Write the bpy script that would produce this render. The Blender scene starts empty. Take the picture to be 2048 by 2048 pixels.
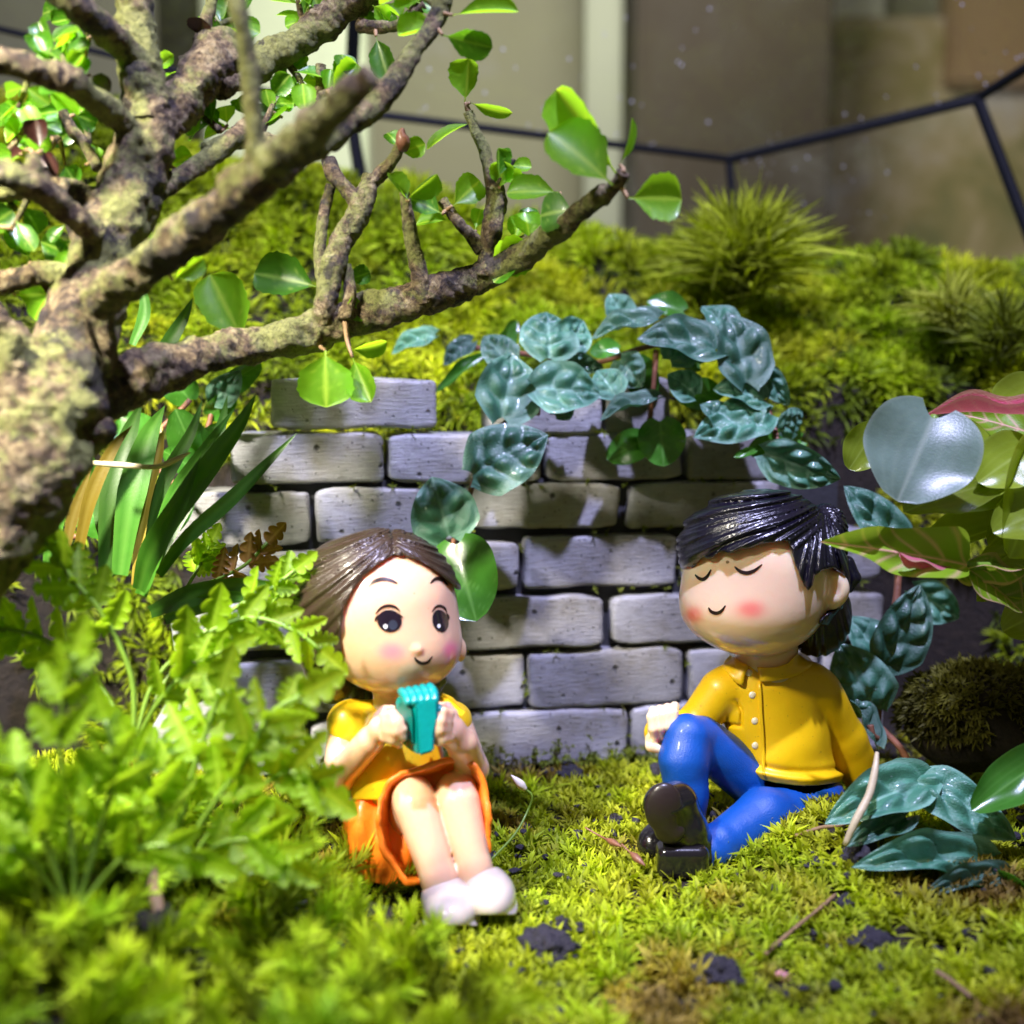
import bpy, bmesh, math
import numpy as np
from mathutils import Vector, Matrix

# ------------------------------------------------------------------ scene, camera, light (1 unit = 1 cm)
sc = bpy.context.scene
sc.unit_settings.scale_length = 0.01
COL = sc.collection
F = 2196.0                       # focal length in pixels of the 2048 px photograph
CAM = np.array([0.0, 0.0, 4.8])
TILT = math.radians(5.8)
FW = np.array([0, math.cos(TILT), -math.sin(TILT)])
UP = np.array([0, math.sin(TILT), math.cos(TILT)])
RT = np.array([1.0, 0, 0])

cam = bpy.data.cameras.new('camera')
cam.sensor_width = 36.0
cam.lens = 36.0 * F / 2048.0
cam.clip_start = 0.05
cam.clip_end = 500
cam.dof.use_dof = True
cam.dof.focus_distance = 11.7
cam.dof.aperture_fstop = cam.lens * 1e-3 / 0.18
camo = bpy.data.objects.new('camera', cam)
camo.location = CAM
camo.rotation_euler = (math.pi / 2 - TILT, 0, 0)
COL.objects.link(camo)
sc.camera = camo

world = bpy.data.worlds.new('World')
sc.world = world
world.use_nodes = True
bg = world.node_tree.nodes['Background']
bg.inputs[0].default_value = (1.0, 0.87, 0.62, 1)
bg.inputs[1].default_value = 0.115

def lamp(name, loc, target, power, size, color, spread=180):
    l = bpy.data.lights.new(name, 'AREA')
    l.shape = 'DISK'
    l.size = size
    l.energy = power
    l.color = color
    l.spread = math.radians(spread)
    o = bpy.data.objects.new(name, l)
    o.location = loc
    o.rotation_euler = (Vector(target) - Vector(loc)).to_track_quat('-Z', 'Y').to_euler()
    COL.objects.link(o)
    return o
lamp('grow_lamp', (2.0, 4.6, 22.5), (0.5, 12.0, 1.0), 9900, 0.6, (0.60, 0.60, 1.0))
lamp('side_lamp', (-9.0, 1.5, 15.0), (-4.9, 9.8, 5.4), 1050, 1.6, (1.0, 0.93, 0.76), 46)
lamp('ceiling_lamp', (2.0, 42.0, 40.0), (3.0, 84.0, 8.0), 17000, 14.0, (1.0, 0.96, 0.86))

sc.view_settings.view_transform = 'Standard'
sc.view_settings.look = 'None'
sc.view_settings.exposure = 0.12
sc.view_settings.gamma = 1.0
sc.cycles.use_denoising = True
sc.cycles.max_bounces = 8
sc.cycles.transparent_max_bounces = 16
sc.cycles.caustics_reflective = False
sc.cycles.caustics_refractive = False

# ------------------------------------------------------------------ geometry helpers
rng = np.random.default_rng(7)
def P(px, py, d):
    return CAM + d * (FW + (px - 1024) / F * RT - (py - 1024) / F * UP)
def proj(X):
    r = X - CAM
    d = r @ FW
    return 1024 + F * (r @ RT) / d, 1024 - F * (r @ UP) / d, d
def S(d):                        # size of a photo pixel at depth d
    return d / F

def _hash(i, j, k, s):
    h = (i * 374761393 + j * 668265263 + k * 2147483647 + s * 1274126177) & 0xFFFFFFFF
    h = ((h ^ (h >> 13)) * 1274126177) & 0xFFFFFFFF
    h = h ^ (h >> 16)
    return (h & 0xFFFF) / 32767.5 - 1.0
def noise(X, scale=1.0, seed=0):
    X = np.asarray(X, float) * scale
    I = np.floor(X).astype(np.int64)
    f = X - I
    f = f * f * (3 - 2 * f)
    out = np.zeros(len(X))
    for a in (0, 1):
        for b in (0, 1):
            for c in (0, 1):
                w = (f[:, 0] if a else 1 - f[:, 0]) * (f[:, 1] if b else 1 - f[:, 1]) * (f[:, 2] if c else 1 - f[:, 2])
                out += w * _hash(I[:, 0] + a, I[:, 1] + b, I[:, 2] + c, seed)
    return out
def fbm(X, scale=1.0, seed=0, oct=3):
    o, a, t = 0, 1.0, 0
    for i in range(oct):
        o = o + a * noise(X, scale * 2 ** i, seed + i)
        t += a
        a *= 0.5
    return o / t

def new_mesh(name, V, faces, smooth=True, col=None):
    me = bpy.data.meshes.new(name)
    V = np.asarray(V, np.float32)
    if isinstance(faces, np.ndarray):
        n = faces.shape[1]
        me.vertices.add(len(V))
        me.vertices.foreach_set('co', V.ravel())
        me.loops.add(faces.size)
        me.loops.foreach_set('vertex_index', faces.astype(np.int32).ravel())
        me.polygons.add(len(faces))
        me.polygons.foreach_set('loop_start', np.arange(0, faces.size, n, dtype=np.int32))
        me.polygons.foreach_set('loop_total', np.full(len(faces), n, np.int32))
        me.update(calc_edges=True)
    else:
        me.from_pydata([tuple(map(float, v)) for v in V], [], [list(map(int, f)) for f in faces])
        me.update()
    if smooth:
        me.polygons.foreach_set('use_smooth', np.ones(len(me.polygons), bool))
    if col is not None:
        set_col(me, col)
    return me
def set_col(me, col, name='tint'):
    c = np.ones((len(me.vertices), 4), np.float32)
    col = np.asarray(col, np.float32)
    if col.ndim == 1:
        col = np.repeat(col[:, None], 3, 1)
    c[:, :3] = col
    at = me.color_attributes.new(name, 'FLOAT_COLOR', 'POINT')
    at.data.foreach_set('color', c.ravel())

def empty(name, loc, label, cat, group=None):
    o = bpy.data.objects.new(name, None)
    o.empty_display_size = 0.3
    o.location = loc
    COL.objects.link(o)
    o['label'] = label
    o['category'] = cat
    if group:
        o['group'] = group
    bpy.context.view_layer.update()
    return o
def link(name, me, mat=None, parent=None, off=None):
    o = bpy.data.objects.new(name, me)
    COL.objects.link(o)
    if mat is not None and not me.materials:
        me.materials.append(mat)
    if parent is not None:
        o.parent = parent
    return o
def root_loc(p):
    v = np.zeros(3)
    while p is not None:
        v = v + np.array(p.location)
        p = p.parent
    return v
def part(name, V, faces, mat, parent=None, smooth=True, col=None):
    """mesh given in world coordinates, stored relative to its parent"""
    V = np.asarray(V, float)
    if parent is not None:
        V = V - root_loc(parent)
    return link(name, new_mesh(name, V, faces, smooth, col), mat, parent)
def tag(o, label=None, cat=None, group=None, kind=None):
    if label: o['label'] = label
    if cat: o['category'] = cat
    if group: o['group'] = group
    if kind: o['kind'] = kind
    return o
def setorigin(o, loc):
    """move the origin of a parentless mesh object"""
    loc = Vector(loc)
    o.data.transform(Matrix.Translation(-loc))
    o.location = loc
    return o

# --- signed distance modelling
def smin(a, b, k):
    h = np.clip(0.5 + 0.5 * (b - a) / k, 0, 1)
    return b + (a - b) * h - k * h * (1 - h)
def smax(a, b, k):
    return -smin(-a, -b, k)
def ell(X, c, r, roll=0.0, yaw=0.0, pitch=0.0):
    q = X - np.asarray(c)
    if roll or yaw or pitch:
        M = np.array((Matrix.Rotation(yaw, 3, 'Z') @ Matrix.Rotation(roll, 3, 'Y') @ Matrix.Rotation(pitch, 3, 'X')))
        q = q @ M
    r = np.asarray(r, float)
    k0 = np.sqrt(((q / r) ** 2).sum(1)) + 1e-9
    k1 = np.sqrt(((q / r ** 2) ** 2).sum(1)) + 1e-9
    return k0 * (k0 - 1) / k1
def cap(X, a, b, ra, rb):
    a = np.asarray(a); b = np.asarray(b)
    ab = b - a
    t = np.clip(((X - a) @ ab) / (ab @ ab), 0, 1)
    return np.sqrt(((X - a - t[:, None] * ab) ** 2).sum(1)) - (ra + (rb - ra) * t)
def chain(X, pts, k=0.05):
    d = None
    for (a, ra), (b, rb) in zip(pts[:-1], pts[1:]):
        c = cap(X, a, b, ra, rb)
        d = c if d is None else smin(d, c, k)
    return d
def kp(px, py, d, r):            # joint: photo pixel, depth, radius in pixels
    return (P(px, py, d), r * S(d))
def pe(X, px, py, d, rx, ry, rz, **k):
    s = S(d)
    return ell(X, P(px, py, d), (rx * s, rz * s, ry * s), **k)
def poly2d(u, v, pts):
    """signed distance to a 2-D polygon (negative inside)"""
    pts = np.asarray(pts, float)
    n = len(pts)
    d = np.full(len(u), 1e18)
    s = np.ones(len(u))
    for i in range(n):
        a = pts[i]; b = pts[i - 1]
        e = b - a
        wx, wy = u - a[0], v - a[1]
        t = np.clip((wx * e[0] + wy * e[1]) / (e @ e), 0, 1)
        bx, by = wx - e[0] * t, wy - e[1] * t
        d = np.minimum(d, bx * bx + by * by)
        c1 = v >= a[1]; c2 = v < b[1]; c3 = e[0] * wy > e[1] * wx
        flip = (c1 & c2 & c3) | (~c1 & ~c2 & ~c3)
        s = np.where(flip, -s, s)
    return s * np.sqrt(d)
def solidify_field(f, lo, hi, h, newton=1):
    """surface nets on a signed distance field"""
    lo = np.asarray(lo, float); hi = np.asarray(hi, float)
    n = np.ceil((hi - lo) / h).astype(int) + 1
    ax = [lo[i] + h * np.arange(n[i]) for i in range(3)]
    # coarse pass, then fine samples only near the surface
    K = 4
    nc = (n + K - 1) // K + 1
    axc = [lo[i] + h * K * np.arange(nc[i]) for i in range(3)]
    g = np.stack(np.meshgrid(*axc, indexing='ij'), -1).reshape(-1, 3)
    DC = np.asarray(f(g), np.float32).reshape(nc)
    near = np.abs(DC) < h * K * 1.8 + 0.05
    D = np.repeat(np.repeat(np.repeat(DC, K, 0), K, 1), K, 2)[K // 2:K // 2 + n[0], K // 2:K // 2 + n[1], K // 2:K // 2 + n[2]].copy()
    nb = np.repeat(np.repeat(np.repeat(near, K, 0), K, 1), K, 2)[K // 2:K // 2 + n[0], K // 2:K // 2 + n[1], K // 2:K // 2 + n[2]]
    pi = np.argwhere(nb)
    for i in range(0, len(pi), 300000):
        p = pi[i:i + 300000]
        D[p[:, 0], p[:, 1], p[:, 2]] = f(lo + h * p)
    sg = D < 0
    c = [(a, b, e) for a in (0, 1) for b in (0, 1) for e in (0, 1)]
    sl = lambda A, o: A[o[0]:n[0] - 1 + o[0], o[1]:n[1] - 1 + o[1], o[2]:n[2] - 1 + o[2]]
    cnt = sum(sl(sg, o).astype(np.int8) for o in c)
    act = (cnt > 0) & (cnt < 8)
    idx = np.argwhere(act)
    num = np.zeros((len(idx), 3)); den = np.zeros(len(idx))
    for o1 in c:
        for axn in range(3):
            if o1[axn] == 0:
                o2 = list(o1); o2[axn] = 1
                a = D[idx[:, 0] + o1[0], idx[:, 1] + o1[1], idx[:, 2] + o1[2]]
                b = D[idx[:, 0] + o2[0], idx[:, 1] + o2[1], idx[:, 2] + o2[2]]
                m = (a < 0) != (b < 0)
                t = np.where(m, a / np.where(m, a - b, 1), 0)
                p = np.repeat(np.array(o1, float)[None], len(idx), 0)
                p[:, axn] += t
                num += p * m[:, None]; den += m
    V = lo + h * (idx + num / den[:, None])
    vid = np.full(n - 1, -1, np.int64)
    vid[act] = np.arange(len(idx))
    Q = []
    for axn in range(3):
        o = [0, 0, 0]; o[axn] = 1
        A = sg[:n[0] - o[0], :n[1] - o[1], :n[2] - o[2]]
        B = sg[o[0]:, o[1]:, o[2]:]
        e = np.argwhere(A != B)
        u, w = (axn + 1) % 3, (axn + 2) % 3
        ok = (e[:, u] > 0) & (e[:, w] > 0) & (e[:, u] < n[u] - 1) & (e[:, w] < n[w] - 1)
        e = e[ok]
        ins = A[e[:, 0], e[:, 1], e[:, 2]]
        du = np.zeros(3, int); du[u] = 1
        dw = np.zeros(3, int); dw[w] = 1
        q = np.stack([vid[tuple((e - du - dw).T)], vid[tuple((e - dw).T)], vid[tuple(e.T)], vid[tuple((e - du).T)]], 1)
        q[~ins] = q[~ins][:, ::-1]
        Q.append(q)
    Q = np.concatenate(Q)
    for _ in range(newton):
        e = h * 0.25
        d0 = f(V)
        G = np.stack([(f(V + np.eye(3)[i] * e) - d0) / e for i in range(3)], 1)
        G /= np.maximum((G ** 2).sum(1), 0.25)[:, None]
        stp = G * d0[:, None]
        L = np.sqrt((stp ** 2).sum(1))
        stp *= np.minimum(1, 0.6 * h / np.maximum(L, 1e-9))[:, None]
        V = V - stp
    return V, Q
def box_px(x0, y0, x1, y1, d0, d1):
    pts = np.array([P(x, y, d) for x in (x0, x1) for y in (y0, y1) for d in (d0, d1)])
    return pts.min(0), pts.max(0)
def trace(px, py, f, d0, d1):
    """depth at which the ray through the photo pixels meets the field"""
    px = np.atleast_1d(np.asarray(px, float)); py = np.atleast_1d(np.asarray(py, float))
    R = FW + ((px - 1024) / F)[:, None] * RT - ((py - 1024) / F)[:, None] * UP
    d = np.full(len(px), float(d0))
    for _ in range(60):
        v = f(CAM + d[:, None] * R)
        d = np.minimum(d + v * 0.8, d1)
    return d, R
def decal_stroke(name, pts, w, f, d0, d1, mat, parent, lift=0.006, n=18):
    """painted line on a moulded surface: pts in pixels, w(t) half width in pixels"""
    pts = catmull(np.array([(x, y, 0) for x, y in pts], float), n)[:, :2]
    n = len(pts)
    T = np.gradient(pts, axis=0)
    T /= np.linalg.norm(T, axis=1)[:, None]
    N = np.stack([-T[:, 1], T[:, 0]], 1)
    t = np.linspace(0, 1, n)
    ww = np.array([w(x) for x in t])
    rows = [pts + N * (ww * k)[:, None] for k in (-1, 0, 1)]
    allp = np.concatenate(rows)
    d, R = trace(allp[:, 0], allp[:, 1], f, d0, d1)
    V = CAM + (d - lift)[:, None] * R
    fc = []
    for k in range(2):
        for i in range(n - 1):
            a = k * n + i
            fc.append((a, a + 1, a + n + 1, a + n))
    return part(name, V, fc, mat, parent)
def decal_disc(name, cx, cy, rx, ry, rot, f, d0, d1, mat, parent, lift=0.006, sup=2.0):
    V = [(cx, cy)]
    fc = []
    m, rr = 28, 4
    ca, sa = math.cos(rot), math.sin(rot)
    for k in range(1, rr + 1):
        for i in range(m):
            a = 2 * math.pi * i / m
            x, y = math.cos(a), math.sin(a)
            x = math.copysign(abs(x) ** (2 / sup), x) * rx * k / rr
            y = math.copysign(abs(y) ** (2 / sup), y) * ry * k / rr
            V.append((cx + x * ca - y * sa, cy + x * sa + y * ca))
    for i in range(m):
        fc.append((0, 1 + i, 1 + (i + 1) % m))
        for k in range(rr - 1):
            a = 1 + k * m
            fc.append((a + i, a + m + i, a + m + (i + 1) % m, a + (i + 1) % m))
    V = np.array(V)
    d, R = trace(V[:, 0], V[:, 1], f, d0, d1)
    return part(name, CAM + (d - lift)[:, None] * R, fc, mat, parent)

def catmull(pts, n):
    """resample a control polyline (any columns) smoothly to about n rows"""
    pts = np.asarray(pts, float)
    if len(pts) == 2:
        t = np.linspace(0, 1, n)[:, None]
        return pts[0] * (1 - t) + pts[1] * t
    q = np.concatenate([2 * pts[:1] - pts[1:2], pts, 2 * pts[-1:] - pts[-2:-1]])
    m = len(pts) - 1
    per = max(2, n // m)
    out = []
    for i in range(m):
        p0, p1, p2, p3 = q[i], q[i + 1], q[i + 2], q[i + 3]
        for t in np.linspace(0, 1, per, endpoint=False):
            out.append(0.5 * (2 * p1 + (p2 - p0) * t + (2 * p0 - 5 * p1 + 4 * p2 - p3) * t * t + (3 * p1 - p0 - 3 * p2 + p3) * t ** 3))
    out.append(pts[-1])
    return np.array(out)
def tube(ctrl, n=30, seg=10, rough=0.0, seed=0, rscale=4.0, cap_ends=True):
    """ctrl rows: world x y z radius"""
    C = catmull(ctrl, n)
    n = len(C)
    pos, rad = C[:, :3], np.maximum(C[:, 3], 1e-4)
    T = np.gradient(pos, axis=0)
    T /= np.linalg.norm(T, axis=1)[:, None] + 1e-12
    ref = np.array([0, 1.0, 0]) if abs(T[0][1]) < 0.8 else np.array([1.0, 0, 0])
    u = np.cross(T[0], ref); u /= np.linalg.norm(u)
    V = []
    a = np.arange(seg) * 2 * math.pi / seg
    for i in range(n):
        u = u - T[i] * (u @ T[i]); u /= np.linalg.norm(u)
        w = np.cross(T[i], u)
        V.append(pos[i] + rad[i] * (np.cos(a)[:, None] * u + np.sin(a)[:, None] * w))
    V = np.concatenate(V)
    if rough:
        ctr = np.repeat(pos, seg, 0)
        D = V - ctr
        k = 1 + rough * (fbm(V, rscale, seed, 3) * 1.4 + 0.6 * np.maximum(0, noise(V, rscale * 0.55, seed + 9)) + 0.8 * (0.35 - np.abs(fbm(V * np.array([1, 1, 0.7]), rscale * 2.6, seed + 20, 2))))
        V = ctr + D * k[:, None]
    fc = [(i * seg + j, i * seg + (j + 1) % seg, (i + 1) * seg + (j + 1) % seg, (i + 1) * seg + j) for i in range(n - 1) for j in range(seg)]
    if cap_ends:
        fc.append(tuple(range(seg))[::-1])
        fc.append(tuple((n - 1) * seg + j for j in range(seg)))
    return V, fc
def ptube(pts, **k):             # rows: px py depth radius_px
    return tube([(*P(x, y, d), r * S(d)) for x, y, d, r in pts], **k)

# ------------------------------------------------------------------ materials
def mat(name, color=(0.5, 0.5, 0.5), rough=0.5, **kw):
    m = bpy.data.materials.new(name)
    m.use_nodes = True
    b = m.node_tree.nodes['Principled BSDF']
    b.inputs['Base Color'].default_value = (*color, 1)
    b.inputs['Roughness'].default_value = rough
    for k, v in kw.items():
        b.inputs[k].default_value = v
    return m
def N(m, t, **kw):
    n = m.node_tree.nodes.new(t)
    for k, v in kw.items():
        setattr(n, k, v)
    return n
def L(m, a, b):
    m.node_tree.links.new(a, b)
def ramp(m, fac, stops):
    r = N(m, 'ShaderNodeValToRGB')
    e = r.color_ramp.elements
    while len(e) < len(stops):
        e.new(0.5)
    for i, (p, c) in enumerate(stops):
        e[i].position = p
        e[i].color = (*c, 1) if len(c) == 3 else c
    L(m, fac, r.inputs[0])
    return r.outputs[0]
def noise_n(m, scale, detail=4, rough=0.55, coord='Object', distort=0.0, vec=None):
    t = N(m, 'ShaderNodeTexNoise')
    t.inputs['Scale'].default_value = scale
    t.inputs['Detail'].default_value = detail
    t.inputs['Roughness'].default_value = rough
    t.inputs['Distortion'].default_value = distort
    if vec is None:
        vec = N(m, 'ShaderNodeTexCoord').outputs[coord]
    L(m, vec, t.inputs['Vector'])
    return t.outputs[0]
def mapped(m, scale, coord='Object'):
    t = N(m, 'ShaderNodeTexCoord')
    mp = N(m, 'ShaderNodeMapping')
    mp.inputs['Scale'].default_value = scale
    L(m, t.outputs[coord], mp.inputs[0])
    return mp.outputs[0]
def mixc(m, fac, a, b, mode='MIX'):
    x = N(m, 'ShaderNodeMix', data_type='RGBA', blend_type=mode)
    for s, v in ((x.inputs[0], fac), (x.inputs[6], a), (x.inputs[7], b)):
        if isinstance(v, bpy.types.NodeSocket):
            L(m, v, s)
        elif isinstance(v, (int, float)):
            s.default_value = v
        else:
            s.default_value = (*v, 1)
    return x.outputs[2]
def bump(m, h, strength=0.5, dist=0.02, prev=None):
    b = N(m, 'ShaderNodeBump')
    b.inputs['Strength'].default_value = strength
    b.inputs['Distance'].default_value = dist
    L(m, h, b.inputs['Height'])
    if prev is not None:
        L(m, prev, b.inputs['Normal'])
    return b.outputs[0]
def pb(m):
    return m.node_tree.nodes['Principled BSDF']
def attr(m, name='tint'):
    a = N(m, 'ShaderNodeAttribute')
    a.attribute_name = name
    return a.outputs['Color']
def translucent(m, color_socket_or_rgb, amount):
    nt = m.node_tree
    tr = N(m, 'ShaderNodeBsdfTranslucent')
    if isinstance(color_socket_or_rgb, bpy.types.NodeSocket):
        L(m, color_socket_or_rgb, tr.inputs[0])
    else:
        tr.inputs[0].default_value = (*color_socket_or_rgb, 1)
    mx = N(m, 'ShaderNodeMixShader')
    mx.inputs[0].default_value = amount
    out = nt.nodes['Material Output']
    L(m, pb(m).outputs[0], mx.inputs[1])
    L(m, tr.outputs[0], mx.inputs[2])
    L(m, mx.outputs[0], out.inputs[0])

def moss_mat(name, trans=0.35, rough=0.65, glow=(1.15, 1.2, 0.5)):
    m = mat(name, rough=rough)
    c = attr(m)
    L(m, c, pb(m).inputs['Base Color'])
    pb(m).inputs['Specular IOR Level'].default_value = 0.35
    translucent(m, mixc(m, 1.0, c, glow, 'MULTIPLY'), trans)
    return m
def leaf_mat(name, base, vein, trans_col, trans=0.3, rough=0.35, spec=0.5, grain=0.15, bumpk=0.15, coat=0.0, sheen=0.0):
    m = mat(name, rough=rough)
    v = attr(m)
    oi = N(m, 'ShaderNodeObjectInfo')
    hs = N(m, 'ShaderNodeHueSaturation')
    mr = N(m, 'ShaderNodeMapRange')
    mr.inputs['To Min'].default_value = 0.50
    mr.inputs['To Max'].default_value = 1.35
    L(m, oi.outputs['Random'], mr.inputs[0])
    L(m, mr.outputs[0], hs.inputs['Value'])
    n1 = noise_n(m, 6.0, 5, 0.6)
    dark = tuple(x * (1 - grain * 2) for x in base)
    lite = tuple(min(1, x * (1 + grain * 2)) for x in base)
    c = mixc(m, n1, dark, lite)
    c = mixc(m, v, c, vein)
    L(m, c, hs.inputs['Color'])
    L(m, hs.outputs[0], pb(m).inputs['Base Color'])
    pb(m).inputs['Specular IOR Level'].default_value = spec
    pb(m).inputs['Coat Weight'].default_value = coat
    pb(m).inputs['Coat Roughness'].default_value = 0.12
    pb(m).inputs['Sheen Weight'].default_value = sheen
    nf = noise_n(m, 45.0, 3, 0.6)
    L(m, bump(m, nf, bumpk, 0.02), pb(m).inputs['Normal'])
    tc = mixc(m, v, trans_col, tuple(min(1, x * 1.5) for x in trans_col))
    translucent(m, tc, trans)
    return m

M = {}
# painted resin
M['skin'] = mat('skin', rough=0.22)
_m = M['skin']
L(_m, mixc(_m, ramp(_m, noise_n(_m, 17.0, 2, 0.5), [(0.79, (0, 0, 0)), (0.81, (0.6, 0.6, 0.6))]), attr(_m), (0.25, 0.12, 0.06)), pb(_m).inputs['Base Color'])
for k, v in (('Subsurface Weight', 0.6), ('Subsurface Scale', 0.20), ('Coat Weight', 0.55), ('Coat Roughness', 0.10)):
    pb(M['skin']).inputs[k].default_value = v
pb(M['skin']).inputs['Subsurface Radius'].default_value = (1.0, 0.45, 0.25)
L(M['skin'], bump(M['skin'], noise_n(M['skin'], 9.0, 3), 0.10, 0.03), pb(M['skin']).inputs['Normal'])
def paint(name, c, rough=0.35, var=0.18, coat=0.2, bmp=0.12, bscale=30.0, sss=0.0):
    m = mat(name, c, rough)
    n = noise_n(m, 5.0, 5, 0.6)
    cc = mixc(m, n, tuple(x * (1 - var) for x in c), tuple(min(1, x * (1 + var)) for x in c))
    sp_ = ramp(m, noise_n(m, 26.0, 2, 0.5), [(0.70, (0, 0, 0)), (0.75, (0.55, 0.55, 0.55))])
    L(m, mixc(m, sp_, cc, tuple(x * 0.35 + 0.02 for x in c)), pb(m).inputs['Base Color'])
    pb(m).inputs['Coat Weight'].default_value = coat
    pb(m).inputs['Coat Roughness'].default_value = 0.15
    pb(m).inputs['Subsurface Weight'].default_value = sss
    pb(m).inputs['Subsurface Scale'].default_value = 0.06
    L(m, bump(m, noise_n(m, bscale, 4, 0.6), bmp, 0.02), pb(m).inputs['Normal'])
    return m
M['brown_hair'] = paint('brown_hair', (0.032, 0.019, 0.013), 0.22, 0.25, 0.5, 0.5, 40)
M['black_hair'] = paint('black_hair', (0.005, 0.004, 0.012), 0.22, 0.3, 0.5, 0.35, 40)
M['yellow_shirt'] = paint('yellow_shirt', (0.80, 0.53, 0.012), 0.38, 0.08, 0.15, 0.08, sss=0.15)
M['mustard_shirt'] = paint('mustard_shirt', (0.74, 0.47, 0.003), 0.42, 0.08, 0.12, 0.10, sss=0.1)
M['orange_skirt'] = paint('orange_skirt', (0.85, 0.20, 0.012), 0.42, 0.12, 0.15, 0.25, sss=0.2)
M['blue_trousers'] = paint('blue_trousers', (0.001, 0.064, 0.34), 0.42, 0.2, 0.08, 0.35, 60)
M['black_shoe'] = paint('black_shoe', (0.008, 0.007, 0.010), 0.16, 0.3, 0.8, 0.12, 18)
M['black_sole'] = paint('black_sole', (0.022, 0.014, 0.014), 0.35, 0.3, 0.3, 0.2, 25)
M['white_shoe'] = paint('white_shoe', (0.56, 0.50, 0.44), 0.12, 0.04, 0.8, 0.10, 14, sss=0.2)
M['teal'] = paint('teal', (0.0, 0.25, 0.245), 0.28, 0.15, 0.4, 0.2, 20)
M['button'] = paint('button', (0.80, 0.74, 0.62), 0.3, 0.05, 0.4)
M['ink'] = mat('ink', (0.018, 0.008, 0.008), 0.25)
M['eye_ink'] = paint('eye_ink', (0.012, 0.007, 0.016), 0.08, 0.6, 0.8, 0.0)
M['glint'] = mat('glint', (0.85, 0.85, 0.9), 0.3)

# bricks
m = M['brick'] = mat('brick', rough=0.5)
oi = N(m, 'ShaderNodeObjectInfo')
c1 = ramp(m, noise_n(m, 2.2, 6, 0.65), [(0.28, (0.22, 0.215, 0.22)), (0.5, (0.41, 0.41, 0.455)), (0.75, (0.55, 0.56, 0.63))])
stain = ramp(m, noise_n(m, 1.1, 5, 0.7), [(0.46, (0, 0, 0)), (0.66, (0.7, 0.7, 0.7))])
c1 = mixc(m, stain, c1, (0.14, 0.115, 0.06))
mr = N(m, 'ShaderNodeMapRange'); mr.inputs['To Min'].default_value = 0.8; mr.inputs['To Max'].default_value = 1.2
L(m, oi.outputs['Random'], mr.inputs[0])
hs = N(m, 'ShaderNodeHueSaturation'); L(m, c1, hs.inputs['Color']); L(m, mr.outputs[0], hs.inputs['Value'])
brush = noise_n(m, 6.0, 4, 0.65, vec=mapped(m, (0.6, 1, 9.0)))
brc = ramp(m, brush, [(0.35, (0.80, 0.80, 0.80)), (0.65, (1.10, 1.10, 1.10))])
vo = N(m, 'ShaderNodeTexVoronoi'); vo.inputs['Scale'].default_value = 3.0
L(m, N(m, 'ShaderNodeTexCoord').outputs['Object'], vo.inputs['Vector'])
pit = ramp(m, vo.outputs['Distance'], [(0.07, (0, 0, 0)), (0.13, (1, 1, 1))])
vo2 = N(m, 'ShaderNodeTexVoronoi'); vo2.inputs['Scale'].default_value = 11.0
L(m, N(m, 'ShaderNodeTexCoord').outputs['Object'], vo2.inputs['Vector'])
pit = mixc(m, 1.0, pit, ramp(m, vo2.outputs['Distance'], [(0.08, (0.3, 0.3, 0.3)), (0.17, (1, 1, 1))]), 'MULTIPLY')
L(m, mixc(m, pit, (0.03, 0.028, 0.025), mixc(m, 1.0, hs.outputs[0], brc, 'MULTIPLY')), pb(m).inputs['Base Color'])
bb = bump(m, brush, 0.7, 0.04)
bb = bump(m, pit, 0.8, 0.04, bb)
bb = bump(m, noise_n(m, 28, 3, 0.6), 0.25, 0.02, bb)
L(m, bb, pb(m).inputs['Normal'])
pb(m).inputs['Coat Weight'].default_value = 0.25
pb(m).inputs['Coat Roughness'].default_value = 0.3
M['mortar'] = paint('mortar', (0.03, 0.03, 0.035), 0.8, 0.4, 0, 0.6, 12)

# soil and ground
m = M['soil'] = mat('soil', rough=0.85)
L(m, ramp(m, noise_n(m, 7, 6, 0.7), [(0.3, (0.006, 0.004, 0.003)), (0.6, (0.026, 0.017, 0.011)), (0.8, (0.055, 0.040, 0.022))]), pb(m).inputs['Base Color'])
L(m, bump(m, noise_n(m, 14, 6, 0.7), 0.9, 0.08), pb(m).inputs['Normal'])
m = M['clump'] = mat('clump', rough=0.6)
L(m, ramp(m, noise_n(m, 9, 6, 0.7), [(0.3, (0.012, 0.011, 0.018)), (0.7, (0.05, 0.045, 0.065))]), pb(m).inputs['Base Color'])
L(m, bump(m, noise_n(m, 22, 5, 0.7), 1.0, 0.05), pb(m).inputs['Normal'])
M['moss'] = moss_mat('moss')
M['feather'] = moss_mat('feather', 0.4)

# bark
m = M['bark'] = mat('bark', rough=0.8)
nb = noise_n(m, 7.0, 9, 0.74, distort=0.9)
c = ramp(m, nb, [(0.38, (0.022, 0.013, 0.009)), (0.46, (0.12, 0.075, 0.040)), (0.54, (0.27, 0.20, 0.10)), (0.68, (0.50, 0.43, 0.25))])
mo = ramp(m, noise_n(m, 1.15, 6, 0.75), [(0.46, (0, 0, 0)), (0.54, (0.85, 0.85, 0.85))])
c = mixc(m, mo, c, mixc(m, noise_n(m, 14, 5, 0.75), (0.085, 0.10, 0.010), (0.46, 0.49, 0.15)))
dk = ramp(m, noise_n(m, 1.5, 5, 0.75), [(0.56, (0, 0, 0)), (0.61, (0.85, 0.85, 0.85))])
c = mixc(m, dk, c, (0.028, 0.020, 0.022))
cv = N(m, 'ShaderNodeTexVoronoi', feature='DISTANCE_TO_EDGE'); cv.inputs['Scale'].default_value = 8.5
wv = N(m, 'ShaderNodeVectorMath', operation='ADD')
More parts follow.
